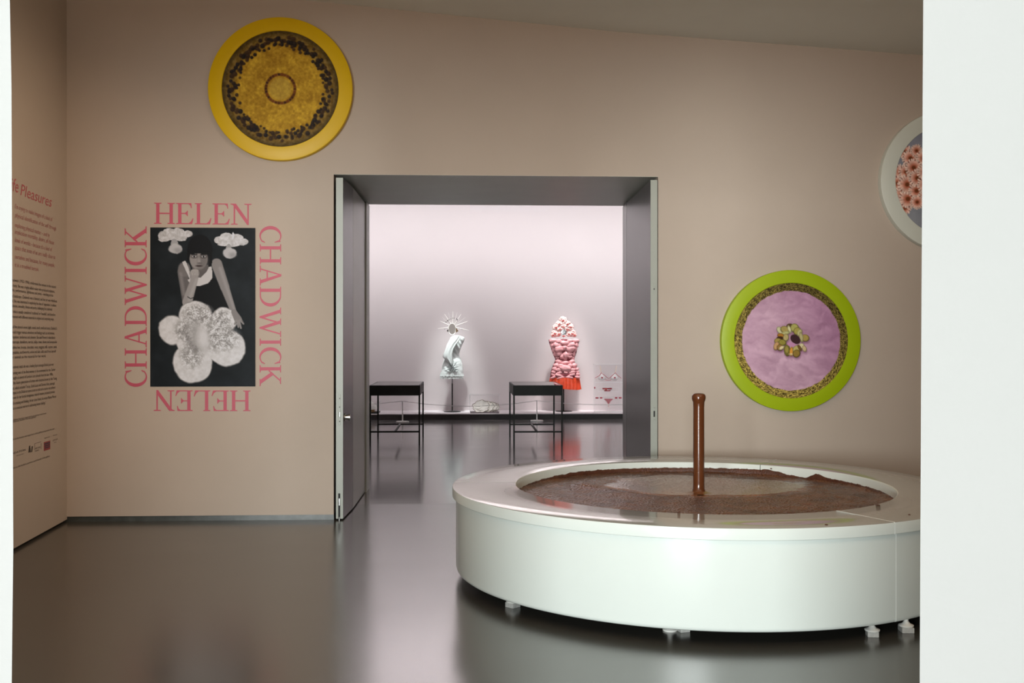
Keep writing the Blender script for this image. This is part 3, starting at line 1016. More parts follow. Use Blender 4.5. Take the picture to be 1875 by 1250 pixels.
def paint_portrait(X, Y):
    X0, Y0 = X, Y
    X = X + (fbm(X / 20 + 5, Y / 20 + 5, 41) - 0.5) * 9
    Y = Y + (fbm(X / 20 + 9, Y / 20 + 2, 43) - 0.5) * 9
    p = Paint(X, Y, (24, 29, 31))
    n1 = fbm(X / 90 + 3, Y / 90 + 3, 21)
    n2 = fbm(X / 16 + 3, Y / 16 + 3, 22)
    n3 = fbm(X / 7 + 3, Y / 7 + 3, 25)
    p.c = p.c + (n1[..., None] - 0.5) * 26
    W0 = np.array([206, 201, 190])
    tx = W0 + (n2[..., None] - 0.5) * 70 + (n3[..., None] - 0.5) * 40
    # two flower shaped casts on stems at the top
    for e in ((262, 245, 24, 26), (300, 225, 36, 24), (345, 222, 36, 22), (395, 232, 30, 17), (335, 252, 60, 18), (270, 262, 32, 14), (360, 262, 32, 10)):
        p.ell(*e, tx)
    p.ell(326, 285, 18, 26, (168, 164, 156)); p.ell(332, 312, 37, 28, (192, 188, 178), w=6); p.ell(345, 322, 20, 14, (140, 136, 130), w=16, op=0.6)
    for e in ((572, 265, 30, 20), (610, 245, 36, 20), (660, 252, 42, 22), (700, 274, 28, 18), (640, 278, 50, 22), (590, 286, 30, 12)):
        p.ell(*e, tx)
    p.ell(645, 240, 5, 20, (225, 222, 214))
    p.ell(622, 310, 16, 24, (165, 161, 152)); p.ell(627, 336, 38, 29, (196, 191, 181), w=6); p.ell(642, 346, 20, 14, (140, 136, 130), w=16, op=0.6)
    p.x, p.y = X0, Y0
    # the sitter's dark dress
    p.poly([(395, 520), (440, 500), (540, 470), (575, 500), (640, 640), (520, 700), (360, 660), (370, 590)], (11, 12, 14))
    # right arm reaching down to the cast
    sk, sk2 = (142, 135, 126), (104, 98, 92)
    p.cap((556, 395), (600, 520), 30, 25, sk, w=5)
    p.cap((600, 520), (648, 655), 24, 16, sk, w=5)
    p.cap((575, 420), (650, 640), 9, 6, (170, 163, 153), w=12, op=0.6)
    # left upper arm and shoulder
    p.cap((372, 440), (392, 590), 29, 24, sk2, w=5)
    p.ell(380, 425, 34, 40, (120, 113, 106), w=8)
    p.cap((360, 450), (378, 560), 9, 8, (150, 143, 134), w=12, op=0.6)
    # neck and white vest
    p.poly([(420, 400), (510, 400), (530, 440), (500, 480), (430, 470)], (96, 90, 84))
    p.poly([(368, 386), (386, 378), (404, 420), (430, 470), (470, 470), (500, 440), (522, 396), (530, 420), (533, 470), (510, 500), (460, 516), (415, 512), (398, 480), (410, 478)], (208, 202, 190))
    p.poly([(404, 420), (430, 470), (440, 505), (412, 480)], (150, 144, 136))
    # hair, face
    p.ell(465, 318, 68, 82, (13, 13, 15), w=3)
    p.poly([(398, 310), (534, 310), (530, 408), (512, 412), (505, 350), (412, 350), (406, 384), (394, 380)], (13, 13, 15))
    p.ell(458, 368, 49, 58, (150, 142, 131), w=4)
    p.ell(482, 378, 26, 46, (112, 105, 98), w=26, op=0.75)
    p.poly([(402, 296), (512, 296), (510, 346), (460, 338), (408, 342)], (13, 13, 15))
    for ex, s in ((434, 1), (485, 1)):
        p.ell(ex, 356, 17, 9, (70, 64, 60), w=8, op=0.85)
        p.ell(ex, 355, 11, 5, (196, 190, 180), w=2)
        p.ell(ex, 355, 5, 5, (16, 16, 17), w=2)
        p.cap((ex - 15, 344), (ex + 15, 343), 3, 3, (30, 28, 28), w=3)
    p.ell(461, 382, 7, 16, (172, 164, 152), w=10, op=0.7)
    p.ell(462, 391, 11, 4, (86, 79, 74), w=5, op=0.8)
    p.ell(460, 406, 18, 5, (62, 50, 48), w=4)
    p.ell(459, 424, 18, 8, (112, 105, 97), w=10, op=0.6)
    # forearm and fist at the chin
    p.cap((396, 604), (438, 468), 27, 19, (158, 151, 141), w=5)
    p.cap((408, 590), (446, 480), 8, 6, (182, 175, 164), w=12, op=0.6)
    p.ell(437, 446, 25, 24, (160, 152, 141), w=4)
    for k in range(4):
        p.cap((422 + k * 10, 432), (426 + k * 9, 452), 5, 5, (176, 168, 156), w=4)
        p.cap((427 + k * 10, 436), (431 + k * 9, 454), 1, 1, (96, 90, 84), w=2)
    p.cap((398, 574), (414, 584), 2, 2, (20, 20, 20)); p.cap((414, 584), (434, 577), 2, 2, (20, 20, 20))
    # the big white flower shaped cast
    p.x = X0 + (fbm(X0 / 55 + 5, Y0 / 55 + 5, 45, 3) - 0.5) * 16
    p.y = Y0 + (fbm(X0 / 55 + 9, Y0 / 55 + 2, 47, 3) - 0.5) * 16
    n4 = fbm(X / 34 + 3, Y / 34 + 3, 31)
    dist = (n2 - 0.5) * 8
    q = Paint(X + dist * 0, Y, (0, 0, 0))
    white = np.array([222, 217, 205]) + (n2[..., None] - 0.5) * 34
    for e in ((440, 672, 88, 74), (315, 753, 72, 78), (598, 700, 70, 66), (425, 928, 108, 114), (610, 852, 102, 98), (480, 800, 150, 110)):
        p.ell(e[0], e[1], e[2] + 3, e[3] + 3, (150, 146, 137), w=5)
    for e in ((440, 672, 86, 72), (315, 753, 70, 76), (598, 700, 68, 64), (425, 928, 106, 112), (610, 852, 100, 96), (480, 800, 150, 108)):
        p.ell(e[0], e[1], e[2], e[3], white, w=3)
    # crusted relief between the smooth petals
    for e, o in (((452, 668, 80, 52), .8), ((585, 690, 46, 44), .8), ((385, 760, 56, 60), .75), ((420, 890, 60, 70), .7), ((575, 800, 100, 70), .75), ((500, 760, 130, 80), .6)):
        a, b, c, d = e
        m = np.clip(1.3 - np.hypot((X - a) / c, (Y - b) / d), 0, 1)
        cr = np.clip((fbm(X0 / 5 + 3, Y0 / 5 + 3, 27) * 0.75 + n2 * 0.5 - 0.5) * 3.6, 0, 1)[..., None]
        colr = np.array([132, 127, 118]) * (1 - cr) + np.array([232, 228, 216]) * cr
        p.put(np.clip(m * 1.6, 0, 1) * o, colr)
    p.ell(455, 790, 46, 84, (172, 167, 157), rot=-22, w=44, op=0.85)
    p.ell(482, 800, 30, 60, (224, 219, 207), rot=-10, w=34, op=0.9)
    p.cap((372, 760), (440, 860), 8, 12, (112, 107, 99), w=20, op=0.5)
    p.x, p.y = X0, Y0
    # hand on the cast
    p.cap((650, 656), (672, 696), 15, 21, (140, 133, 124), w=4)
    for (a, b) in (((664, 704), (654, 722)), ((672, 708), (674, 738)), ((680, 706), (688, 744)), ((688, 700), (702, 720))):
        p.cap(a, b, 7, 5, (150, 143, 133), w=3)
        p.cap((a[0] + 5, a[1] + 2), (b[0] + 5, b[1]), 1, 1, (70, 66, 62), w=2)
    return p.c


nx, ny = 216, 324
gx, gy = np.linspace(196, 767, nx), np.linspace(198, 1062, ny)
GX, GY = np.meshgrid(gx, gy, indexing='xy')
colp = paint_portrait(GX, GY)
c00, c10, c01 = A_(275.5, 416.3), A_(467.8, 417.3), A_(275.5, 707.6)
tu = ((GX - 196) / (767 - 196))[..., None]
tv = ((GY - 198) / (1062 - 198))[..., None]
pts = np.array(c00) + (np.array(c10) - np.array(c00)) * tu + (np.array(c01) - np.array(c00)) * tv
pts[..., 1] = YW - 0.004
print_mesh('portrait_print', pts.reshape(-1, 3), grid_faces(ny, nx), lin(np.clip(colp * np.array([0.95, 0.98, 1.07]), 0, 255)).reshape(-1, 3), M['print'], graphic,
           tuple(np.array([pc.x, YW - 0.004, pc.z])))['label'] = 'black and white photograph of a dark-haired person leaning over a white flower shaped cast'

# ------------------------------------------------------------------ text panel on the left wall
s0, z0 = onleft(60, 620)
lp0 = lwall(s0, z0)
textpanel = empty('wall_text', lp0, 'vinyl exhibition text with pink heading and dark paragraphs on the left wall', 'wall text')
_lines = {}


def wall_line(name, text, xl, xr, yr, size_px, m, parent, shear=0.0, xref=None):
    """text whose baseline ends at pixel (xr, yr) on the left wall and starts at pixel column xl"""
    s_r, z = onleft(xr, yr)
    s_l, _ = onleft(xl, yr)
    cu = bpy.data.curves.new(name, 'FONT')
    cu.body = text
    cu.shear = shear
    cu.resolution_u = 2
    tmp = bpy.data.objects.new(name, cu)
    COL.objects.link(tmp)
    dg = bpy.context.evaluated_depsgraph_get()
    me = bpy.data.meshes.new_from_object(tmp.evaluated_get(dg))
    bpy.data.objects.remove(tmp)
    me.name = name
    n = len(me.vertices)
    co = np.empty(n * 3, np.float32)
    me.vertices.foreach_get('co', co)
    co = co.reshape(-1, 3)
    w0, w1 = co[:, 0].min(), co[:, 0].max()
    L = s_l - s_r
    s_mid, zt = onleft(xr, yr - size_px)
    hgt = zt - z
    k = L / (w1 - w0)
    kz = hgt / 0.73
    out = np.empty_like(co)
    for i in range(n):
        P = lwall(s_l - (co[i, 0] - w0) * k, z + co[i, 1] * kz, 0.0015)
        out[i] = (P.x, P.y, P.z)
    off = world_of(parent)
    out -= np.array(off, np.float32)
    me.vertices.foreach_set('co', out.ravel())
    me.materials.clear()
    me.materials.append(m)
    me.update()
    o = bpy.data.objects.new(name, me)
    COL.objects.link(o)
    o.parent = parent
    return o


wall_line('heading_word', 'Life', 12, 33.5, 353.5, 25.5, M['pink_text'], textpanel, 0.25)
wall_line('heading_word', 'Pleasures', 37, 94.5, 379.5, 20.5, M['pink_text'], textpanel, 0.25)
quote = ["I'm trying to make images of a kind of", 'physical identification of the self through', 'exploring physical matter – and by', 'implication mortality, desire, all those',
         "kinds of worlds – because it's a kind of", 'space that none of us are really close to', 'ourselves and because, for many people,', 'it is a troubled terrain.']
qx = [96, 102.5, 91, 98.5, 95, 101, 99.5, 70.5]
qy = [405.5, 422, 434.5, 448, 460.5, 474.5, 489, 496.5]
for t, x, y in zip(quote, qx, qy):
    wall_line('quotation_line', t, 27, x, y, 8.0, M['pink_small'], textpanel, 0.25)
para = [
    ('Helen Chadwick (1953–1996) celebrated the senses in the natural', 102, 527.5), ('and human body. She was a highly skilled maker who produced sculptures,', 100, 536),
    ('photographs, performances, lightboxes and prints – working across', 97, 543), ('art, life and landscape. Chadwick was a feminist and her art was rebellious', 104, 553.5),
    ('and sensual. She was interested in exploring the idea of ‘opposites’ in culture:', 103, 561.5), ('attractive/obscene, sensuality, disease and purity, challenging the traditional', 95, 568.5),
    ('ideas about what is usually considered ‘traditional’ or ‘beautiful’, and therefore', 101, 578.5), ('she experimented with different materials in original and surprising ways.', 98.5, 586.5),
    ('Combining all five physical senses (sight, sound, touch, smell and taste), Chadwick’s', 104, 603.5), ('artwork would trigger various emotions and feelings such as excitement,', 99.5, 612),
    ('revulsion, repulsion, tenderness and pleasure. She used flowers in abundance:', 101, 620), ('orchids, buttercups, dandelions, narcissi, tulips, roses, daisies and honeysuckle', 104, 628),
    ('fur, hair, rabbits feet, bronze, chocolate, meat, maggots, milk, oysters, snails,', 104, 637), ('rotting vegetables, earthworms, urine and skin cells used from herself', 102, 645),
    ('and other animals as the material for her work.', 84, 653.5),
    ('Before her untimely death she was a leading figure amongst British post-war', 98, 669), ('artists, becoming one of the first women to be nominated for the Turner', 101, 678.5),
    ('Prize. She taught at several of London’s art schools from the late 1980s,', 97, 687), ('influencing the future generation of artists who became known as the Young', 104, 694.5),
    ('British Artists, which included Tracey, Sarah Lucas and Damien Hirst, amongst', 100, 703.5), ('others. The impact on the British art scene as both an artist and a teacher was profound', 101, 711),
    ('and she is known for her formal strangeness, material mastery, technical prowess', 100, 719), ('and for a skill in making and thinking. As her close friend, the writer Marina Warner', 103, 727.5),
    ('said: “She was a conscious warrior in addressing human feelings.”', 84, 739)]
for t, x, y in para:
    wall_line('text_line', t, 8, x, y, 5.4, M['ink'], textpanel)
wall_line('note_line', 'This exhibition has been supported by its partners and friends', 15, 84.5, 757.5, 3.2, M['ink'], textpanel)
wall_line('note_line', 'and generous lenders to the gallery', 15, 65.5, 764.2, 3.2, M['ink'], textpanel)
wall_line('note_line', 'With thanks to the funders and supporters of the gallery programme this year', 10, 99.5, 785.7, 3.2, M['ink'], textpanel)
wall_line('note_line', 'With thanks to the lenders, partners and friends of the gallery', 10, 91, 835.5, 3.2, M['ink'], textpanel)


def logo_box(name, m, x0, y0, x1, y1, skew=0.0, off=0.0012, parent=textpanel):
    sa, za = onleft(x0, y1)
    sb, zb = onleft(x1, y1 - 0.0)
    _, zt = onleft(x0, y0)
    mb = MB()
    vs = [lwall(sa, za, off), lwall(sb, za, off), lwall(sb - skew, zt, off), lwall(sa - skew, zt, off),
          lwall(sa, za, 0.0001), lwall(sb, za, 0.0001), lwall(sb - skew, zt, 0.0001), lwall(sa - skew, zt, 0.0001)]
    mb.add(vs, [(0, 1, 2, 3), (7, 6, 5, 4), (0, 4, 5, 1), (1, 5, 6, 2), (2, 6, 7, 3), (3, 7, 4, 0)])
    return mb.build(name, m, parent)


lg = logo_box('logo', M['logo_red'], 80.2, 809.5, 91.8, 825.5)
for k, (a, b) in enumerate(((811.5, 814.5), (815.5, 818), (819, 821.3))):
    logo_box('logo_bar', M['logo_dark'], 80.8 + 0.5 * k, a, 91.2 - 0.2 * k, b, off=0.0016, parent=lg)
wall_line('logo_word', 'FOUNDATION', 10, 46.3, 824.5, 3.6, M['ink'], textpanel)
wall_line('logo_word', 'FOR THE ARTS', 29.5, 43, 831.2, 1.8, M['ink'], textpanel)
wall_line('logo_word', 'ART FUND', 64, 73.8, 819.5, 3.0, M['ink'], textpanel)
wall_line('logo_word', 'GALLERY', 63.5, 71, 824.5, 2.4, M['ink'], textpanel)
wall_line('logo_word', 'Supported by', 80.5, 91, 800, 2.2, M['ink'], textpanel)
wall_line('logo_word', 'Partner', 97, 104.5, 796, 2.2, M['ink'], textpanel)
wall_line('logo_word', 'CITY OF', 96, 105.2, 805, 3.0, M['logo_grey'], textpanel)
wall_line('logo_word', 'ART', 99, 103.2, 809.5, 1.8, M['logo_grey'], textpanel)
for x0, x1, y0, y1, sk in ((51.8, 54.0, 816.5, 828.5, 0.015), (54.6, 56.2, 819, 828, -0.01), (56.6, 58.8, 817.5, 827.5, 0.015)):
    logo_box('logo_stroke', M['ink'], x0, y0, x1, y1, skew=sk)
for x0, y0, x1, y1 in ((63, 811.6, 75.2, 812.3), (63, 812, 63.5, 824), (74.8, 811, 75.3, 822)):
    logo_box('logo_outline', M['logo_grey'], x0, y0, x1, y1)

# ------------------------------------------------------------------ chocolate fountain
H_RIM = 0.86
ZR = EYE - H_RIM                            # top of the rim
cc = atZ(1282.5, 625 + F * H_RIM / (0.003846 * F * H_RIM), ZR)
fc = Vector((cc.x, cc.y, 0))
RO = 0.000923 * F * H_RIM
RI = 0.000687 * F * H_RIM
fountain = empty('chocolate_fountain', (fc.x, fc.y, 0), 'large round white basin with a broad rim, filled with molten chocolate', 'fountain')


def ang(x, y):
    p = atZ(x, y, ZR)
    return math.atan2(p.y - fc.y, p.x - fc.x)


seams = sorted(a % (2 * PI) for a in (ang(895, 882.5), ang(1404, 847), ang(1590, 946), ang(1404, 847) - 1.6))
seams = []
for a in (ang(895, 882.5), ang(1404, 847), ang(1590, 946)):
    seams.append(a % (2 * PI))
seams.sort()
GAP = 0.0026
rim_prof = [(RI, ZR - 0.13), (RI, ZR - 0.006), (RI + 0.002, ZR - 0.002), (RI + 0.006, ZR), (RO - 0.008, ZR), (RO - 0.002, ZR - 0.002), (RO, ZR - 0.008),
            (RO, ZR - 0.055), (RO - 0.003, ZR - 0.058), (RO - 0.05, ZR - 0.058), (RO - 0.05, ZR - 0.03), (RI + 0.03, ZR - 0.03), (RI + 0.03, ZR - 0.13)]
for k in range(3):
    a0 = seams[k]
    a1 = seams[(k + 1) % 3] + (2 * PI if k == 2 else 0)
    n = max(12, int((a1 - a0) / (2 * PI) * 180))
    mb = MB()
    mb.lathe([(RI + 0.0065, ZR), (RO - 0.0085, ZR), (RO - 0.0085, ZR - 0.02), (RI + 0.0065, ZR - 0.02)], (fc.x, fc.y, 0.0), n, a0=a0 + GAP, a1=a1 - GAP, closed=True)
    top = mb
    mb = MB()
    mb.lathe(rim_prof, (fc.x, fc.y, 0), n, a0=a0 + GAP, a1=a1 - GAP, closed=True)
    o = mb.build('rim_panel', M['fountain'], fountain, smooth=40)
    o.data.materials.append(M['fountain_top'])
    for p in o.data.polygons:                # the flat top carries the smoother lacquer with shade in its colour
        if p.normal.z > 0.9 and p.center.z > -1e9 and abs(p.center.z + world_of(o).z - ZR) < 0.002:
            p.material_index = 1
# skirt panels
RS = RO - 0.022
zs0, zs1 = 0.062, ZR - 0.054
sa = None
pS = ray(1641, 1050)


def skirt_ang(x):
    a, b, c = ray(x, 1050)
    # nearest hit of the ray with the skirt circle
    A = a * a + b * b
    B = -2 * (a * fc.x + b * fc.y)
    C = fc.x ** 2 + fc.y ** 2 - RS ** 2
    t = (-B - math.sqrt(B * B - 4 * A * C)) / (2 * A)
    return math.atan2(b * t - fc.y, a * t - fc.x)


s1 = skirt_ang(1641) % (2 * PI)
sk_seams = [s1 - 2 * PI / 3 * 2, s1 - 2 * PI / 3, s1, s1 + 2 * PI / 3]
sk_seams = sorted([s1, (s1 + 1.9) % (2 * PI), (s1 + 3.75) % (2 * PI)])
for k in range(3):
    a0 = sk_seams[k]
    a1 = sk_seams[(k + 1) % 3] + (2 * PI if k == 2 else 0)
    mb = MB()
    mb.lathe([(RS, zs0 + 0.02), (RS, zs1), (RS - 0.03, zs1), (RS - 0.03, zs0), (RS - 0.012, zs0), (RS - 0.004, zs0 + 0.006)], (fc.x, fc.y, 0),
             max(12, int((a1 - a0) / (2 * PI) * 180)), a0=a0 + GAP, a1=a1 - GAP, closed=True)
    mb.build('skirt_panel', M['fountain'], fountain, smooth=40)
# added pale strips painting the lit edges of the joints facing the camera
mb = MB()
mb.lathe([(RS - 0.002, zs0 + 0.004), (RS + 0.0008, zs0 + 0.01), (RS + 0.0008, zs1), (RS - 0.01, zs1)], (fc.x, fc.y, 0), 2, a0=s1 - 0.0016, a1=s1 + 0.0016, closed=True)
mb.build('seam_highlight', M['joint'], fountain)
fa = ang(1590, 946)
mb = MB()
mb.lathe([(RI + 0.004, ZR - 0.02), (RI + 0.004, ZR + 0.0006), (RO - 0.004, ZR + 0.0006), (RO + 0.0006, ZR - 0.005), (RO + 0.0006, ZR - 0.057), (RO - 0.02, ZR - 0.057)],
         (fc.x, fc.y, 0), 2, a0=fa - 0.0015, a1=fa + 0.0015, closed=True)
mb.build('seam_highlight', M['joint'], fountain)
# basin floor (closed underneath) and dark underside
mb = MB()
mb.lathe([(0.001, ZR - 0.16), (RI + 0.03, ZR - 0.16), (RI + 0.03, ZR - 0.13), (RS - 0.03, ZR - 0.10), (RS - 0.03, ZR - 0.2), (0.001, ZR - 0.22)], (fc.x, fc.y, 0), 96)
mb.build('basin', M['fountain'], fountain, smooth=40)
mb = MB()
mb.lathe([(0.001, zs0 + 0.02), (RS - 0.03, zs0 + 0.02), (RS - 0.03, zs0 + 0.04), (0.001, zs0 + 0.04)], (fc.x, fc.y, 0), 96)
mb.build('underframe', M['black'], fountain, smooth=40)

# feet and blocks
foot_prof = [(0.0, 0.0), (0.034, 0.0), (0.036, 0.003), (0.036, 0.007), (0.031, 0.010), (0.02, 0.014), (0.014, 0.022), (0.011, 0.026), (0.011, 0.046), (0.0, 0.046)]


def foot(p, z):
    mb = MB()
    top = zs0 + 0.02 - z
    pr = [(r, h if h < 0.04 else top) for r, h in foot_prof]
    mb.lathe(pr, (p.x, p.y, z), 24)
    return mb.build('levelling_foot', M['foot'], fountain, smooth=40)


def block(p, rot, label, sx=0.062, sy=0.062, h=0.026):
    mb = MB()
    mb.box((-sx / 2, -sy / 2, 0), (sx / 2, sy / 2, h), 0.002)
    o = mb.build('spacer_block', M['rubber'])
    o.location = (p.x, p.y, 0)
    o.rotation_euler = (0, 0, rot)
    tag(o, label, 'block', 'grey blocks under the basin')
    return o


blk = [((939, 1113.5), 0.75, 'small grey block under the left end of the round basin', True, (0.058, 0.058)),
       ((1251, 1158), 0.25, 'small grey block beside the bare foot at the middle of the basin', False, (0.05, 0.05)),
       ((1597, 1167), -0.15, 'small grey block left of the vertical seam in the white basin', True, (0.052, 0.052)),
       ((1659, 1159.5), -0.1, 'small grey block right of the vertical seam in the white basin', True, (0.058, 0.07))]
for (x, y), r, lab, ft, (sx, sy) in blk:
    p = atZ(x, y)
    away = Vector((p.x, p.y, 0)).normalized()
    c = Vector((p.x, p.y, 0)) + away * (sy * 0.55)
    block(c, r, lab, sx, sy)
    if ft:
        foot(c, 0.0262)
p = atZ(1229, 1157)
foot(Vector((p.x, p.y + 0.03, 0)), 0.0)

# molten chocolate
ZC = ZR - 0.075
choc = empty('molten_chocolate', (fc.x, fc.y, ZC), 'pool of molten brown chocolate with a jet, inside the white basin', 'chocolate')
nr, na = 150, 300
rr = np.concatenate([[0.02], np.linspace(0.03, 1.0, nr)]) * (RI - 0.002)
aa = np.linspace(0, 2 * PI, na, endpoint=False)
A2, B2 = np.meshgrid(rr, aa, indexing='ij')
X, Y = A2 * np.cos(B2), A2 * np.sin(B2)
jet = atZ(1279.5, 902.5, ZC)
jx, jy = jet.x - fc.x, jet.y - fc.y
nzb = fbm(X * 2.2 + 20, Y * 2.2 + 20, 51)
# smooth patch around the jet, stretched across the pool
pa, pb = atZ(1075, 886, ZC), atZ(1470, 893, ZC)
mid = (pa + pb) / 2
dd = np.hypot((X - (mid.x - fc.x) + 0.04) / 0.74, (Y - (mid.y - fc.y) - 0.02) / 0.50) + (nzb - 0.5) * 0.75
froth = np.clip((dd - 0.90) / 0.20, 0, 1)
n_h = fbm(X * 9 + 40, Y * 9 + 40, 61)
n_f = fbm(X * 30 + 80, Y * 30 + 80, 71)
Zh = froth * (0.010 * (n_h - 0.2) + 0.008 * (n_f - 0.5)) + 0.004
lump = atZ(1066, 893, ZC)
dl = np.hypot((X - (lump.x - fc.x)) / 0.085, (Y - (lump.y - fc.y)) / 0.10)
Zh += 0.032 * np.exp(-dl ** 2)
Zh += 0.018 * np.exp(-(np.hypot(X - jx, Y - jy) / 0.055) ** 2)
Zh += 0.012 * np.clip((A2 / RI - 0.95) / 0.05, 0, 1) * n_h
froth = np.clip(froth + 0.03, 0, 1)
pts = np.stack([fc.x + X, fc.y + Y, ZC + Zh], -1).reshape(-1, 3)
frc = np.stack([froth] * 3, -1).reshape(-1, 3)
pool = print_mesh('chocolate_pool', pts, grid_faces(len(rr), na, True), frc, M['choc'], choc, (fc.x, fc.y, ZC))
pool.data.shade_smooth()
# crust dried on the basin wall, at the back
mb = MB()
nA = 420
for i in range(nA + 1):
    t = math.radians(-18) + math.radians(216) * i / nA
    deg = math.degrees(t)
    env = np.interp(deg, [-18, 0, 20, 28, 34, 38, 44, 52, 60, 90, 125, 140, 160, 198], [0.012, 0.02, 0.026, 0.030, 0.050, 0.014, 0.020, 0.046, 0.040, 0.034, 0.036, 0.024, 0.012, 0.01])
    h = env + 0.006 * mnoise.noise(Vector((t * 22, 0, 3))) + 0.004 * mnoise.noise(Vector((t * 90, 2, 3)))
    h = max(0.006, h)
    for rr_, zz in ((RI - 0.0005, h + 0.0), (RI - 0.006, h - 0.006), (RI - 0.010 - 0.004 * mnoise.noise(Vector((t * 60, 5, 1))), h * 0.5), (RI - 0.014, -0.006)):
        mb.v.append((fc.x + rr_ * math.cos(t), fc.y + rr_ * math.sin(t), ZC + zz))
for i in range(nA):
    for j in range(3):
        mb.f.append((i * 4 + j, (i + 1) * 4 + j, (i + 1) * 4 + j + 1, i * 4 + j + 1))
mb.build('chocolate_crust', M['choc_crust'], choc, smooth=60)
# tall jet of chocolate running down its pipe
jt = atY(1279.5, 719.5, jet.y).z
hj = jt - ZC
pr = [(0.062, -0.006), (0.052, 0.006), (0.042, 0.014), (0.036, 0.028), (0.0345, 0.06), (0.034, 0.2), (0.0335, hj - 0.09), (0.0348, hj - 0.056), (0.0395, hj - 0.044), (0.0425, hj - 0.032),
      (0.0422, hj - 0.018), (0.037, hj - 0.007), (0.028, hj - 0.002), (0.014, hj), (0.0005, hj + 0.001)]
mb = MB()
n = 40
for k in range(n):
    t = 2 * PI * k / n
    for r, h in pr:
        q = 1 + 0.012 * mnoise.noise(Vector((math.cos(t) * 3, math.sin(t) * 3, h * 4)))
        mb.v.append((jet.x + r * q * math.cos(t), jet.y + r * q * math.sin(t), ZC + h))
for k in range(n):
    k2 = (k + 1) % n
    for j in range(len(pr) - 1):
        mb.f.append((k * len(pr) + j, k2 * len(pr) + j, k2 * len(pr) + j + 1, k * len(pr) + j + 1))
mb.build('chocolate_jet', M['choc_smooth'], choc, smooth=60)['label'] = 'tall smooth brown column of chocolate with a rounded top'
# spatter on the rim
for x, y, s in ((1243, 937.5, 0.008), (1513, 961, 0.008), (1607.5, 925, 0.012), (1665, 942.5, 0.006), (1412, 858, 0.007)):
    p = atZ(x, y, ZR)
    mb = MB()
    mb.ball((p.x, p.y, ZR + 0.001), s, s * 1.2, 0.004, 12, 6)
    mb.build('chocolate_drip', M['choc_crust'], choc, smooth=60)

# ------------------------------------------------------------------ far room: plinth
zp = 0.108
ypf = atZ(900, 768).y
mb = MB()
mb.box((-8.9, ypf, zp - 0.014), (10.9, YF - 0.002, zp), 0.003)
plinth = empty('display_plinth', (1.0, ypf, 0), 'long low pale display platform along the far wall', 'platform')
mb.build('plinth_top', M['plinth_top'], plinth)
mb = MB()
mb.box((-8.9, ypf + 0.012, 0), (10.9, YF - 0.002, zp - 0.014))
mb.build('plinth_riser', M['plinth_side'], plinth)['label'] = 'black front edge of the platform'

YM = 19.15


def cr7(x, y, Y=YM):
    return atY(780 + x / 5.4357, 550 + y / 5.4348, Y)


def cr8(x, y, Y=YM):
    return atY(970 + x / 5.6842, 560 + y / 5.6818, Y)


def loft(rows, conv, Y, ratio, disp=None, n=64, sub=5, power=2.0, bend=0.0, top_tilt=0.0):
    """rows: (left, right, y) silhouette rows in the close-up frame"""
    ys = np.array([r[2] for r in rows], float)
    fine = np.linspace(ys[0], ys[-1], (len(rows) - 1) * sub + 1)
    Ls = np.interp(fine, ys, [r[0] for r in rows])
    Rs = np.interp(fine, ys, [r[1] for r in rows])
    ker = np.array([1, 2, 3, 2, 1]) / 9.0
    sm_ = lambda a: np.concatenate([a[:2], np.convolve(a, ker, 'valid'), a[-2:]])
    Ls, Rs = sm_(Ls), sm_(Rs)
    mb = MB()
    for y, l, r in zip(fine, Ls, Rs):
        a, b = conv(l, y), conv(r, y)
        cx, hw, z = (a.x + b.x) / 2, (b.x - a.x) / 2, a.z
        t01 = (y - ys[0]) / (ys[-1] - ys[0])
        for k in range(n):
            t = 2 * PI * k / n
            cxx, syy = math.cos(t), math.sin(t)
            rx = abs(cxx) ** (2 / power) * (1 if cxx >= 0 else -1)
            ry = abs(syy) ** (2 / power) * (1 if syy >= 0 else -1)
            dp = disp(t, t01, cx + hw * rx, z) if disp else 0.0
            dep = hw * (ratio(t01) if callable(ratio) else ratio)
            mb.v.append((cx + (hw + dp * 0.3) * rx, Y + (dep + dp) * ry, z + top_tilt * (1 - t01) * rx))
    m = len(fine)
    for i in range(m - 1):
        for k in range(n):
            k2 = (k + 1) % n
            mb.f.append((i * n + k, (i + 1) * n + k, (i + 1) * n + k2, i * n + k2))
    mb.f.append(tuple(range(n)))
    mb.f.append(tuple((m - 1) * n + k for k in range(n - 1, -1, -1)))
    return mb


# ---- white draped dress
base = cr7(262, 1107)
dress = empty('dress_form', (base.x, YM, zp), 'white draped one-shoulder dress form on a thin dark stand', 'sculpture')
rows = [(282, 318, 345), (262, 360, 356), (243, 384, 362), (236, 384, 385), (222, 377, 410), (206, 362, 440), (200, 350, 465), (194, 338, 498), (186, 331, 530), (184, 334, 556),
        (178, 349, 582), (166, 360, 625), (156, 368, 680), (150, 371, 730), (148, 369, 745)]


def d_dress(t, t01, x, z):
    fr = max(0.0, -math.sin(t))
    v = 0.010 * mnoise.noise(Vector((x * 14, 2, z * 9))) + 0.008 * math.sin(x * 70 + z * 55) * fr * (1 if t01 < 0.55 else 0.4)
    v += 0.022 * math.exp(-((t01 - 0.33) / 0.10) ** 2) * fr
    if t01 > 0.6:
        v += 0.012 * mnoise.noise(Vector((x * 30, 7, z * 30))) * fr
    return v


mb = loft(rows, cr7, YM, lambda t: 0.52 + 0.15 * t, d_dress)
mb.build('torso', M['dress'], dress, smooth=70)
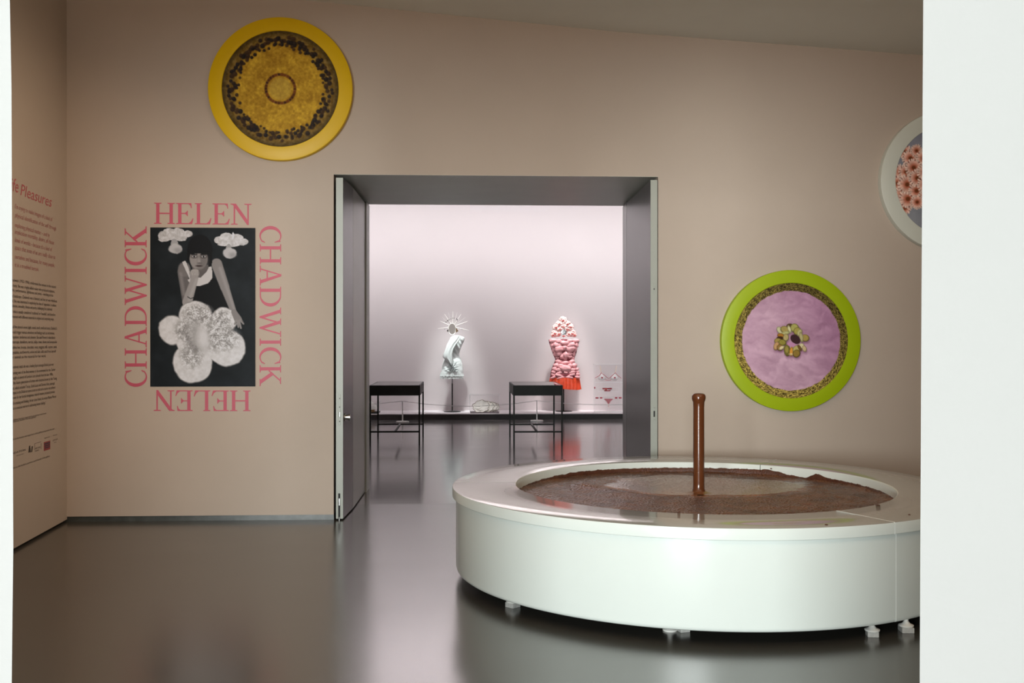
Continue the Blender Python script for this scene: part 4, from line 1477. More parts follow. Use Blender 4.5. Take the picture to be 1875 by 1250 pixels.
# drape: folded sash from the shoulder with pointed end
drape = [[(290, 348), (345, 356)], [(250, 385), (330, 400)], [(215, 430), (300, 440)], [(196, 478), (272, 486)], [(178, 525), (262, 530)], [(166, 560), (262, 575)], [(190, 585), (265, 600)], [(225, 610), (262, 625)], [(245, 634), (258, 640)]]
mb = MB()
nn = 13
for layer in (0, 1):
    for i, (l, r) in enumerate(drape):
        for k in range(nn):
            s = k / (nn - 1)
            x = l[0] + (r[0] - l[0]) * s
            y = l[1] + (r[1] - l[1]) * s
            wave = 0.006 * math.cos(s * PI * 5 + i * 0.3)
            p = cr7(x, y)
            hw = 0.17
            back = 0.155 * math.sqrt(max(0.05, 1 - ((s - 0.72) / 0.95) ** 2))
            mb.v.append((p.x, YM - back - 0.008 + wave + layer * 0.012, p.z))
off = len(drape) * nn
for i in range(len(drape) - 1):
    for k in range(nn - 1):
        a = i * nn + k
        mb.f.append((a, a + 1, a + nn + 1, a + nn))
        mb.f.append((a + off, a + nn + off, a + nn + 1 + off, a + 1 + off))
for i in range(len(drape) - 1):
    for k in (0, nn - 1):
        a = i * nn + k
        mb.f.append((a, a + nn, a + nn + off, a + off))
for k in range(nn - 1):
    for i in (0, len(drape) - 1):
        a = i * nn + k
        mb.f.append((a, a + 1, a + 1 + off, a + off))
mb.build('drape', M['dress'], dress, smooth=80)
# ruffled hem in two tiers


def ruffle(y0, y1, l, r, n_wave, amp, flare, name, m, parent, conv, Y, ratio, n=132):
    mb = MB()
    for i in range(5):
        s = i / 4
        a, b = conv(l - flare * s, y0 + (y1 - y0) * s), conv(r + flare * s, y0 + (y1 - y0) * s)
        cx, hw = (a.x + b.x) / 2, (b.x - a.x) / 2
        for k in range(n):
            t = 2 * PI * k / n
            w_ = amp * (0.25 + s) * math.sin(n_wave * t + 0.7 * math.sin(3 * t))
            rad = 1 + w_ / hw
            mb.v.append((cx + hw * rad * math.cos(t), Y + hw * ratio * rad * math.sin(t), a.z + 0.006 * s * math.sin(n_wave * t * 0.5)))
    for i in range(4):
        for k in range(n):
            k2 = (k + 1) % n
            mb.f.append((i * n + k, (i + 1) * n + k, (i + 1) * n + k2, i * n + k2))
    mb.f.append(tuple(range(n)))
    mb.f.append(tuple(4 * n + k for k in range(n - 1, -1, -1)))
    return mb.build(name, m, parent, smooth=60)


ruffle(716, 752, 146, 368, 34, 0.008, 6, 'hem_ruffle', M['dress'], dress, cr7, YM, 0.68)
ruffle(742, 775, 146, 366, 30, 0.008, 4, 'hem_ruffle', M['dress'], dress, cr7, YM, 0.66)
# dark leafy ornament low on the front
orn = [((262, 662), (200, 690)), ((262, 662), (205, 655)), ((262, 662), (228, 612)), ((262, 662), (275, 592)), ((262, 662), (306, 612)), ((262, 662), (322, 652)), ((262, 662), (328, 690)), ((262, 662), (300, 708)), ((262, 662), (225, 706)), ((262, 662), (262, 712))]
for (x0, y0), (x1, y1) in orn:
    pts_ = []
    for s in (0.08, 0.35, 0.65, 1.0):
        x, y = x0 + (x1 - x0) * s, y0 + (y1 - y0) * s + 6 * math.sin(s * PI)
        p = cr7(x, y)
        xc = (x - 260) / 112
        pts_.append((p.x, YM - 0.207 * (0.62 / 0.62) * math.sqrt(max(0.05, 1 - xc * xc)) * 0.66 - 0.028, p.z))
    mb = MB()
    mb.tube(pts_, [0.003, 0.006, 0.006, 0.002], 8)
    mb.build('ornament_leaf', M['dress_line'], dress, smooth=60)
mb = MB()
mb.tube([(base.x, YM, zp + 0.01), (base.x, YM, cr7(262, 825).z)], 0.0115, 14)
mb.build('stand_pole', M['black'], dress, smooth=50)
mb = MB()
mb.tube([(base.x, YM, cr7(262, 830).z), (base.x, YM, cr7(262, 740).z)], 0.007, 14)
mb.build('upper_pole', M['black'], dress, smooth=50)
mb = MB()
mb.lathe([(0.0, 0.0), (0.158, 0.0), (0.158, 0.006), (0.15, 0.008), (0.0, 0.008)], (base.x, YM, zp), 48)
mb.build('stand_base', M['tray'], dress, smooth=30)

# ---- spiked mirror headdress
hc = cr7(260, 285)
hd = empty('mirror_headdress', hc, 'oval mirror headdress with radiating ivory spikes above the white dress', 'headdress')
px7 = (cr7(100, 300) - cr7(0, 300)).length / 100
rx7, rz7 = 37 * px7, 55 * px7
mb = MB()
n = 40
for k in range(n):
    t = 2 * PI * k / n
    for dr, dy in ((-0.006, -0.008), (0.004, -0.012), (0.009, -0.004), (0.004, 0.006), (-0.006, 0.004)):
        mb.v.append((hc.x + (rx7 + dr) * math.cos(t), YM + dy, hc.z + (rz7 + dr) * math.sin(t)))
for k in range(n):
    k2 = (k + 1) % n
    for j in range(5):
        mb.f.append((k * 5 + j, k2 * 5 + j, k2 * 5 + (j + 1) % 5, k * 5 + (j + 1) % 5))
mb.build('mirror_frame', M['bone'], hd, smooth=60)
mb = MB()
mb.prism([((rx7 - 0.003) * math.cos(2 * PI * k / n), (rz7 - 0.003) * math.sin(2 * PI * k / n)) for k in range(n)], YM - 0.003, YM + 0.003, lambda p, t: (hc.x + p[0], t + 0.15 * p[1] * 0, hc.z + p[1]))
mb.build('mirror', M['mirror'], hd)
for (x1, y1), (x0, y0) in (((118, 282), (222, 268)), ((140, 205), (226, 243)), ((183, 135), (246, 228)), ((268, 108), (267, 232)), ((350, 135), (286, 234)), ((412, 208), (298, 250)), ((425, 297), (300, 269))):
    a, b = cr7(x0, y0), cr7(x1, y1)
    mb = MB()
    mb.tube([a, a.lerp(b, 0.5), b], [0.0075, 0.006, 0.003], 10)
    mb.build('spike', M['bone'], hd, smooth=60)
for (x1, y1), (x0, y0) in (((160, 165), (232, 236)), ((222, 118), (255, 228)), ((312, 118), (277, 230)), ((392, 168), (292, 240))):
    a, b = cr7(x0, y0), cr7(x1, y1)
    mb = MB()
    mb.tube([a, b], [0.0025, 0.0015], 8)
    mb.build('thin_spike', M['bone'], hd, smooth=60)
for x, y, s in ((215, 200, 5.5), (200, 213, 5), (228, 192, 4.5), (266, 175, 4), (280, 176, 4), (310, 190, 5), (306, 180, 4), (247, 184, 4), (186, 285, 3.5), (358, 286, 3.5)):
    p = cr7(x, y)
    mb = MB()
    mb.ball((p.x, YM - 0.008, p.z), s * px7, s * px7, s * px7 * 1.1, 12, 8)
    mb.build('bead', M['bead'], hd, smooth=80)
for cx_, m_, pts_ in ((215, M['bead'], [(205, 302), (222, 284), (226, 316)]), (306, M['ochre'], [(296, 266), (324, 304), (298, 320)])):
    mb = MB()
    mb.prism([(cr7(*q).x, cr7(*q).z) for q in pts_], YM - 0.02, YM + 0.02, lambda p, t: (p[0], t, p[1]))
    mb.build('tuft', m_, hd)
mb = MB()
mb.tube([(hc.x + 0.01, YM + 0.02, hc.z - 0.02), (hc.x + 0.01, YM + 0.025, hc.z - rz7 - 0.02), (cr7(300, 380).x, YM + 0.01, cr7(300, 380).z)], 0.003, 8)
mb.build('support_rod', M['bone'], hd, smooth=60)

# ---- pink padded costume with red skirt
base2 = cr8(353, 1094)
cost = empty('padded_costume', (base2.x, YM, zp), 'pink padded body costume with a pleated red skirt on a dark stand', 'sculpture')
rows = [(196, 515, 350), (198, 514, 368), (204, 507, 395), (216, 497, 430), (230, 490, 470), (242, 480, 505), (254, 470, 530), (266, 460, 552), (262, 462, 570), (250, 473, 598), (236, 488, 630), (224, 502, 665), (216, 512, 700), (210, 518, 740), (209, 518, 752)]


def d_cost(t, t01, x, z):
    return 0.010 * mnoise.noise(Vector((x * 22, 4, z * 22)))


loft(rows, cr8, YM, lambda t: 0.42 + 0.16 * t, d_cost).build('torso', M['puff_shade'], cost, smooth=70)
px8 = (cr8(100, 600) - cr8(0, 600)).length / 100


def body_front(x, y):
    ys = [r[2] for r in rows]
    l, r = np.interp(y, ys, [q[0] for q in rows]), np.interp(y, ys, [q[1] for q in rows])
    t01 = (y - ys[0]) / (ys[-1] - ys[0])
    hw = (r - l) / 2 * px8
    u = min(0.97, abs((x - (l + r) / 2) / ((r - l) / 2)))
    return YM - hw * (0.42 + 0.16 * t01) * math.sqrt(1 - u * u)


pads = [  # x, y, half width, half height
    (245, 362, 48, 22), (300, 366, 34, 20), (405, 366, 34, 20), (465, 362, 48, 22), (355, 385, 60, 22), (235, 405, 28, 34), (478, 405, 28, 34), (285, 405, 48, 30), (425, 405, 48, 30),
    (300, 445, 54, 34), (415, 445, 54, 34), (245, 450, 22, 34), (472, 450, 18, 34), (355, 432, 30, 30), (262, 500, 22, 26), (300, 495, 34, 22), (410, 495, 34, 22), (455, 500, 20, 26),
    (370, 508, 30, 30), (330, 525, 24, 22), (412, 525, 24, 22), (370, 545, 24, 16), (290, 538, 26, 16), (440, 538, 22, 16),
    (300, 578, 38, 20), (430, 578, 34, 20), (365, 590, 42, 20), (275, 618, 34, 24), (455, 618, 30, 24), (318, 622, 34, 24), (415, 622, 34, 24), (367, 650, 56, 32),
    (258, 655, 32, 20), (478, 655, 30, 20), (296, 662, 34, 17), (440, 662, 34, 17), (250, 688, 34, 15), (305, 694, 42, 15), (430, 690, 42, 15), (488, 686, 28, 15), (365, 690, 30, 14),
    (245, 714, 32, 14), (300, 720, 44, 14), (425, 716, 46, 14), (490, 710, 28, 14), (250, 738, 38, 13), (320, 742, 42, 12), (400, 740, 42, 13), (475, 736, 42, 13)]
for (x, y, wx, hy) in pads:
    p = cr8(x, y)
    yy = body_front(x, y)
    mb = MB()
    Rp = random.Random(int(x * 3 + y * 11))
    wx, hy = wx * Rp.uniform(0.88, 1.06), hy * Rp.uniform(0.88, 1.12)
    mb.ball((p.x, yy + 0.004 + Rp.uniform(-0.008, 0.006), p.z), wx * px8 * 1.04, min(wx, hy) * px8 * 0.62 + 0.006, hy * px8 * 1.04, 20, 12, amp=0.30, freq=34)
    ta = Rp.uniform(-0.28, 0.28)
    mb.v = [(p.x + (q[0] - p.x) * math.cos(ta) - (q[2] - p.z) * math.sin(ta), q[1], p.z + (q[0] - p.x) * math.sin(ta) + (q[2] - p.z) * math.cos(ta)) for q in mb.v]
    mb.build('quilted_pad', M['puff'], cost, smooth=80)
nk = cr8(355, 352)
mb = MB()
mb.lathe([(0.0, 0.012), (0.05, 0.012), (0.07, 0.004), (0.074, -0.012), (0.0, -0.012)], (nk.x, YM - 0.02, nk.z), 32)
mb.build('neck_cap', M['puff_shade'], cost, smooth=60)
# pleated skirt, longer on the right
mb = MB()
n = 176
for i in range(7):
    s = i / 6
    l, r = 210 - 4 * s, 516 + 12 * s
    for k in range(n):
        t = 2 * PI * k / n
        u = math.cos(t)
        ybot = 838 + 36 * (u * 0.5 + 0.5) ** 0.6 - 16 * max(0, u - 0.75) * 2
        y = 744 + (ybot - 744) * s
        a, b = cr8(l, y), cr8(r, y)
        cx_, hw = (a.x + b.x) / 2, (b.x - a.x) / 2
        w_ = 0.016 * (0.2 + s) * math.sin(22 * t + 0.8 * math.sin(5 * t) + 0.5 * s)
        rad = 1 + w_ / hw
        mb.v.append((cx_ + hw * rad * u, YM + hw * 0.6 * rad * math.sin(t), a.z))
for i in range(6):
    for k in range(n):
        k2 = (k + 1) % n
        mb.f.append((i * n + k, (i + 1) * n + k, (i + 1) * n + k2, i * n + k2))
mb.f.append(tuple(range(n)))
mb.build('skirt', M['redskirt'], cost, smooth=70)
mb = MB()
mb.tube([(base2.x, YM, zp + 0.01), (base2.x, YM, cr8(353, 720).z)], 0.0115, 14)
mb.build('stand_pole', M['black'], cost, smooth=50)
mb = MB()
mb.lathe([(0.0, 0.0), (0.158, 0.0), (0.158, 0.006), (0.15, 0.008), (0.0, 0.008)], (base2.x, YM, zp), 48)
mb.build('stand_base', M['tray'], cost, smooth=30)

# ---- flower headdress
h2 = cr8(352, 230)
fh = empty('flower_headdress', h2, 'triangular pink flower headdress around a small mirror, above the pink costume', 'headdress')
for (x, y, s) in ((345, 150, 46), (305, 188, 40), (392, 190, 40), (272, 222, 40), (422, 218, 40), (348, 215, 36), (312, 240, 34), (390, 240, 34), (262, 285, 42), (442, 285, 42), (300, 292, 30), (404, 292, 30), (240, 305, 24), (466, 303, 24)):
    p = cr8(x, y)
    fl = MB()
    R0 = random.Random(int(x * 7 + y))
    for k in range(9):
        t = 2 * PI * k / 9 + R0.uniform(-0.15, 0.15)
        q = s * px8 * 0.56
        fl.ball((p.x + q * math.cos(t), YM - 0.008 + R0.uniform(-0.015, 0.01), p.z + q * math.sin(t)), s * px8 * 0.42, 0.03, s * px8 * 0.40, 10, 7, amp=0.12, freq=40)
    fl.ball((p.x, YM - 0.014, p.z), s * px8 * 0.6, 0.035, s * px8 * 0.6, 12, 8, amp=0.1, freq=40)
    o = fl.build('flower', M['petal'], fh, smooth=80)
    c = MB()
    for k in range(5):
        t = 2 * PI * k / 5 + R0.uniform(0, 1)
        c.ball((p.x + 0.016 * math.cos(t), YM - 0.048, p.z + 0.012 * math.sin(t) - 0.004), 0.010, 0.007, 0.008, 8, 6)
    c.build('flower_centre', M['petal_red'], o, smooth=80)
mb = MB()
p = cr8(352, 272)
mb.lathe([(0.0, 0.0), (0.047, 0.0), (0.05, 0.004), (0.05, 0.012), (0.044, 0.014), (0.0, 0.010)], (p.x, YM - 0.03, p.z), 32, axis='y')
mb.build('mirror', M['mirror'], fh, smooth=30)
p = cr8(352, 314)
mb = MB()
mb.ball((p.x, YM - 0.03, p.z), 0.03, 0.014, 0.013, 14, 8)
mb.build('red_tassel', M['petal_red'], fh, smooth=80)
mb = MB()
mb.tube([(h2.x, YM + 0.02, h2.z), (h2.x, YM + 0.02, cr8(352, 349).z + 0.0)], 0.004, 8)
mb.build('support_rod', M['bone'], fh, smooth=60)


# ---- acrylic boxes
def case(name, label, x0, x1, y0, y1, z0, z1, grp=None, back=True, base_m=None, base_h=0.0, edge=0.005, t=0.004):
    root = empty(name, ((x0 + x1) / 2, (y0 + y1) / 2, z0), label, 'display case', grp)
    zb = z0 + base_h
    for a, b in (((x0, y0, zb), (x1, y0 + t, z1)), ((x0, y1 - t, zb), (x1, y1, z1)), ((x0, y0 + t, zb), (x0 + t, y1 - t, z1)), ((x1 - t, y0 + t, zb), (x1, y1 - t, z1)), ((x0 + t, y0 + t, z1 - t), (x1 - t, y1 - t, z1))):
        mb = MB()
        mb.box(a, b)
        mb.build('acrylic_panel', M['acrylic'], root)
    e = edge
    ed = []
    for x in (x0, x1):
        for y in (y0, y1):
            ed.append(((x - e / 2, y - e / 2, zb), (x + e / 2, y + e / 2, z1)))
    for y in (y0, y1):
        ed.append(((x0 - e / 2, y - e / 2, z1 - e / 2), (x1 + e / 2, y + e / 2, z1 + e / 2)))
    for x in (x0, x1):
        ed.append(((x - e / 2, y0, z1 - e / 2), (x + e / 2, y1, z1 + e / 2)))
    for a, b in ed:
        mb = MB()
        mb.box(a, b)
        mb.build('case_edge', M['acrylic_edge'], root)
    if base_m:
        mb = MB()
        mb.box((x0 + 0.006, y0 + 0.006, z0), (x1 - 0.006, y1 - 0.006, zb), 0.003)
        mb.build('base_board', base_m, root)
    return root


YC0, YC1 = 18.72, 19.14
a = atY(860.5, 757, YC0)
b = atY(914.5, 723, YC0)
case('shell_case', 'clear acrylic box holding a row of white shells, beside the white dress stand', a.x, b.x, YC0, YC1, zp, b.z, base_m=M['grey_lining'], base_h=0.018)
x0_, x1_ = a.x, b.x
labs = ['white scalloped shell dish with crinkled front, leftmost and largest in the acrylic box', 'white shell dish second from the left in the acrylic box', 'white shell dish third from the left in the acrylic box', 'white shell dish at the right end of the acrylic box']
for i, (px_, s) in enumerate(((880.5, 1.0), (891.5, 0.86), (898.5, 0.80), (905, 0.66))):
    c = atY(px_, 748, 18.9)
    zb = zp + 0.018
    root = empty('shell_dish', (c.x, 18.9, zb), labs[i], 'shell', 'shells in the acrylic box')
    mb = MB()
    n, m_ = 48, 9
    W, D, Hh = 0.150 * s, 0.125 * s, 0.10 * s
    for lay, dz in ((0, 0.0), (1, 0.008)):
        for j in range(m_):
            s_ = j / (m_ - 1)
            for k in range(n):
                t = 2 * PI * k / n
                rr_ = s_ * (1 + (0.07 * math.cos(9 * t) + 0.04 * math.sin(5 * t + i)) * s_ * s_)
                x = W * rr_ * math.cos(t)
                y = D * rr_ * math.sin(t)
                z = Hh * (s_ ** 1.8) * (0.62 + 0.28 * math.sin(t) + 0.16 * math.cos(t)) + dz
                ca, sa_ = math.cos(0.75), math.sin(0.75)
                y, z = y * ca - z * sa_ * 0.6, z * ca + (y + D * 0.55) * sa_
                mb.v.append((c.x + x, 18.86 + y + i * 0.055, zb + 0.004 + z))
    tot = m_ * n
    for j in range(m_ - 1):
        for k in range(n):
            k2 = (k + 1) % n
            p = j * n
            mb.f.append((p + k, p + n + k, p + n + k2, p + k2))
            mb.f.append((tot + p + k, tot + p + k2, tot + p + n + k2, tot + p + n + k))
    for k in range(n):
        k2 = (k + 1) % n
        p = (m_ - 1) * n
        mb.f.append((p + k, tot + p + k, tot + p + k2, p + k2))
    mb.build('shell_body', M['shell'], root, smooth=70)
    rimp = [Vector(mb.v[tot + (m_ - 1) * n + k]) + Vector((0, -0.001, 0.002)) for k in range(n)]
    mb2 = MB()
    mb2.tube([rimp[k] for k in range(n)] + [rimp[0]], 0.0035, 6, caps=False)
    mb2.build('shell_edge', M['shell_rim'], root, smooth=80)
    mb3 = MB()
    R0 = random.Random(i)
    for k in range(10):
        t = R0.uniform(0, 2 * PI)
        q = R0.uniform(0.1, 0.5)
        mb3.ball((c.x + W * q * math.cos(t), 18.86 + D * q * math.sin(t) * 0.7 + i * 0.055, zb + 0.055 + D * 0.6 * q * math.sin(t) + R0.uniform(0, 0.015)), 0.03 * s, 0.025 * s, 0.022 * s, 10, 7, amp=0.3, freq=60)
    mb3.build('shell_flesh', M['shell'], root, smooth=80)

# left case, mostly hidden by the doorway
a = atY(640, 760, YC0)
b = atY(693.5, 736, YC0)
case('dome_case', 'clear acrylic box holding a white domed object, seen behind the left table legs', a.x, b.x, YC0, YC1, zp, b.z, base_m=M['tray'], base_h=0.022)
c = atY(675.5, 748, 18.9)
root = empty('white_dome', (c.x, 18.9, zp + 0.022), 'white scalloped dome on a golden brown base behind the left table', 'sculpture')
zb = zp + 0.022
mb = MB()
mb.lathe([(0.0, 0.0), (0.115, 0.0), (0.118, 0.012), (0.10, 0.022), (0.115, 0.034), (0.11, 0.05), (0.0, 0.05)], (c.x, 18.9, zb), 40)
mb.build('dome_base', M['gold'], root, smooth=50)
mb = MB()
n = 60
prf = [(0.150, 0.030), (0.146, 0.052), (0.135, 0.085), (0.112, 0.12), (0.092, 0.138), (0.080, 0.150), (0.05, 0.172), (0.02, 0.18), (0.0005, 0.182)]
for k in range(n):
    t = 2 * PI * k / n
    for r, h in prf:
        q = 1 + 0.05 * math.cos(10 * t) * min(1, r / 0.1)
        mb.v.append((c.x + r * q * math.cos(t), 18.9 + r * q * math.sin(t), zb + h + 0.018))
for k in range(n):
    k2 = (k + 1) % n
    for j in range(len(prf) - 1):
        mb.f.append((k * len(prf) + j, k2 * len(prf) + j, k2 * len(prf) + j + 1, k * len(prf) + j + 1))
mb.build('dome_shell', M['shell'], root, smooth=70)

# ---- tall acrylic case with beaded underwear on the right
YU = 18.98
a = cr8(668, 1092, YU)
b = cr8(962, 606, YU)
ucase = case('tall_case', 'tall clear acrylic case with three pieces of beaded underwear, next to the pink costume', a.x, b.x, YU - 0.11, YU + 0.11, zp, b.z, base_m=M['acrylic_edge'], base_h=0.012, edge=0.0035)
zsh = cr8(0, 790, YU).z
mb = MB()
mb.box((a.x + 0.006, YU - 0.10, zsh - 0.010), (b.x - 0.006, YU + 0.10, zsh), 0.002)
mb.build('shelf', M['acrylic'], ucase)
mb = MB()
mb.box((a.x + 0.006, YU - 0.104, zsh - 0.009), (b.x - 0.006, YU - 0.1, zsh))
mb.build('shelf_edge', M['acrylic_edge'], ucase)
zsh2 = cr8(0, 888, YU).z
mb = MB()
mb.box((cr8(705, 0, YU).x, YU - 0.06, zsh2 - 0.004), (cr8(925, 0, YU).x, YU + 0.06, zsh2), 0.001)
mb.build('lower_shelf', M['acrylic'], ucase)
mb = MB()
mb.box((cr8(705, 0, YU).x, YU - 0.063, zsh2 - 0.005), (cr8(925, 0, YU).x, YU - 0.06, zsh2))
mb.build('shelf_edge', M['acrylic_edge'], ucase)
for xa in (705, 925):
    mb = MB()
    q = cr8(xa, 866, YU)
    mb.box((q.x - 0.002, YU - 0.06, zsh2), (q.x + 0.002, YU - 0.055, cr8(0, 845, YU).z))
    mb.build('shelf_upright', M['acrylic_edge'], ucase)
mb = MB()
zt_ = cr8(0, 846, YU).z
mb.box((cr8(705, 0, YU).x, YU - 0.06, zt_ - 0.0015), (cr8(925, 0, YU).x, YU - 0.056, zt_ + 0.0015))
mb.build('shelf_upright', M['acrylic_edge'], ucase)
# rod that carries the lowest piece
zpt = cr8(0, 958, YU).z
mb = MB()
mb.tube([(a.x + 0.004, YU + 0.012, zpt), (b.x - 0.004, YU + 0.012, zpt)], 0.003, 8)
mb.build('hanging_rod', M['acrylic_edge'], ucase)

c1, c2 = cr8(748, 745, YU), cr8(880, 745, YU)
bra = empty('beaded_bra', ((c1.x + c2.x) / 2, YU, zsh), 'white cupped bra with crimson trim on the top shelf of the acrylic case', 'bra')
for c in (c1, c2):
    mb = MB()
    n = 28
    s = 41 * px8
    prf = [(1.0, 0.0), (0.97, 0.2), (0.86, 0.45), (0.66, 0.72), (0.4, 0.9), (0.15, 0.98), (0.01, 1.0)]
    for k in range(n):
        t = 2 * PI * k / n
        for r, h in prf:
            zz = r * s * math.sin(t)
            zz = zz * (1.25 if zz > 0 else 0.78)
            xx = r * s * 0.98 * math.cos(t) * (1 - 0.35 * max(0, math.sin(t)) * r)
            mb.v.append((c.x + xx, YU - 0.02 - h * 0.035, c.z + zz))
    for k in range(n):
        k2 = (k + 1) % n
        for j in range(len(prf) - 1):
            mb.f.append((k * len(prf) + j, k2 * len(prf) + j, k2 * len(prf) + j + 1, k * len(prf) + j + 1))
    mb.f.append(tuple(k * len(prf) for k in range(n)))
    o = mb.build('cup', M['lace_white'], bra, smooth=70)
    mb = MB()
    mb.prism([(0, -0.018), (0.016, 0.0), (0.017, 0.010), (0.009, 0.016), (0.0, 0.010), (-0.009, 0.016), (-0.017, 0.010), (-0.016, 0.0)], YU - 0.070, YU - 0.056, lambda p, t: (c.x + p[0], t, c.z + p[1]))
    mb.build('heart', M['red'], o)
for xs_, xt_ in ((742, 732), (886, 902)):
    p, q = cr8(xs_, 700, YU), cr8(xt_, 622, YU)
    mb = MB()
    d = 0.0085
    mb.add([(p.x - d, YU - 0.02, p.z), (p.x + d, YU - 0.02, p.z), (q.x + d, YU - 0.02, q.z), (q.x - d, YU - 0.02, q.z), (p.x - d, YU - 0.012, p.z), (p.x + d, YU - 0.012, p.z), (q.x + d, YU - 0.012, q.z), (q.x - d, YU - 0.012, q.z)],
           [(0, 1, 2, 3), (7, 6, 5, 4), (0, 4, 5, 1), (1, 5, 6, 2), (2, 6, 7, 3), (3, 7, 4, 0)])
    mb.build('strap', M['ivory_strap'], bra)
for line in ([(672, 750), (700, 735), (722, 722), (742, 694)], [(742, 694), (775, 720), (800, 742), (815, 752), (830, 748), (852, 722), (886, 694)], [(886, 694), (912, 722), (938, 742), (950, 752)], [(782, 768), (815, 772), (845, 768)]):
    mb = MB()
    mb.tube([(cr8(x, y, YU).x, YU - 0.045, cr8(x, y, YU).z) for x, y in line], 0.0045, 8)
    mb.build('trim', M['red'], bra, smooth=70)

p = cr8(800, 862, YU)
belt = empty('beaded_belt', (p.x, YU, zsh2), 'short crimson and white banded belt on the small middle shelf of the acrylic case', 'belt')
for ya, yb, m_, xa, xb in ((846, 854, 'lace_white', 760, 852), (854, 868, 'red', 757, 855), (868, 876, 'lace_white', 760, 852), (876, 888, 'red', 775, 840)):
    mb = MB()
    za, zb_ = cr8(0, yb, YU).z, cr8(0, ya, YU).z
    n = 16
    for k in range(n + 1):
        s = -1 + 2 * k / n
        x = cr8((xa + xb) / 2 + s * (xb - xa) / 2, 0, YU).x
        y = YU - 0.04 * (1 - s * s)
        mb.v += [(x, y, za), (x, y, zb_), (x, y + 0.004, zb_), (x, y + 0.004, za)]
    for k in range(n):
        for j in range(4):
            mb.f.append((k * 4 + j, k * 4 + 4 + j, k * 4 + 4 + (j + 1) % 4, k * 4 + (j + 1) % 4))
    mb.f += [(0, 1, 2, 3), (n * 4 + 3, n * 4 + 2, n * 4 + 1, n * 4)]
    mb.build('band', M[m_], belt)
q = cr8(790, 862, YU)
mb = MB()
mb.ball((q.x, YU - 0.045, q.z), 0.02, 0.012, 0.022, 14, 8)
mb.build('buckle', M['petal_red'], belt, smooth=80)

p = cr8(820, 960, YU)
brf = empty('beaded_briefs', (p.x, YU, zpt), 'crimson spotted thong briefs hanging lowest in the acrylic case', 'briefs')
mb = MB()
xl_, xr_ = cr8(684, 0, YU).x, cr8(955, 0, YU).x
mb.box((xl_, YU - 0.006, zpt - 0.012), (xr_, YU + 0.006, zpt + 0.012), 0.003)
mb.build('waistband', M['lace_white'], brf)
for xa, xb in ((684, 715), (730, 755), (885, 912), (925, 955)):
    mb = MB()
    mb.box((cr8(xa, 0, YU).x, YU - 0.009, zpt - 0.012), (cr8(xb, 0, YU).x, YU + 0.009, zpt + 0.013), 0.003)
    mb.build('waistband_knot', M['red'], brf)
mb = MB()
pp = [(770, 966), (866, 966), (838, 994), (826, 1014), (812, 1014), (800, 994)]
mb.prism([(cr8(x, y, YU).x, cr8(x, y, YU).z) for x, y in pp], YU - 0.012, YU - 0.006, lambda p, t: (p[0], t, p[1]))
fr = mb.build('front', M['red'], brf)
for i in range(4):
    for j in range(5 - i):
        x, y = 790 + 14 * j + 7 * i, 973 + 10 * i
        q = cr8(x, y, YU)
        mb = MB()
        mb.ball((q.x, YU - 0.013, q.z), 0.0055, 0.003, 0.0055, 8, 5)
        mb.build('bead', M['lace_white'], fr, smooth=80)
mb = MB()
mb.tube([(cr8(819, 1012, YU).x, YU - 0.009, cr8(819, 1012, YU).z), (cr8(820, 1052, YU).x, YU - 0.009, cr8(820, 1052, YU).z)], 0.004, 8)
mb.build('tassel', M['red'], brf)
for y in (1022, 1034, 1050):
    q = cr8(820, y, YU)
    mb = MB()
    mb.ball((q.x, YU - 0.010, q.z), 0.008, 0.006, 0.008, 10, 6)
    mb.build('bead', M['petal'], brf, smooth=80)
# small red button on the case's left edge
q = cr8(668, 848, YU)
mb = MB()
mb.ball((q.x, YU - 0.11, q.z), 0.012, 0.010, 0.020, 12, 8)
mb.build('red_fitting', M['red'], ucase, smooth=80)

# ------------------------------------------------------------------ vitrine tables


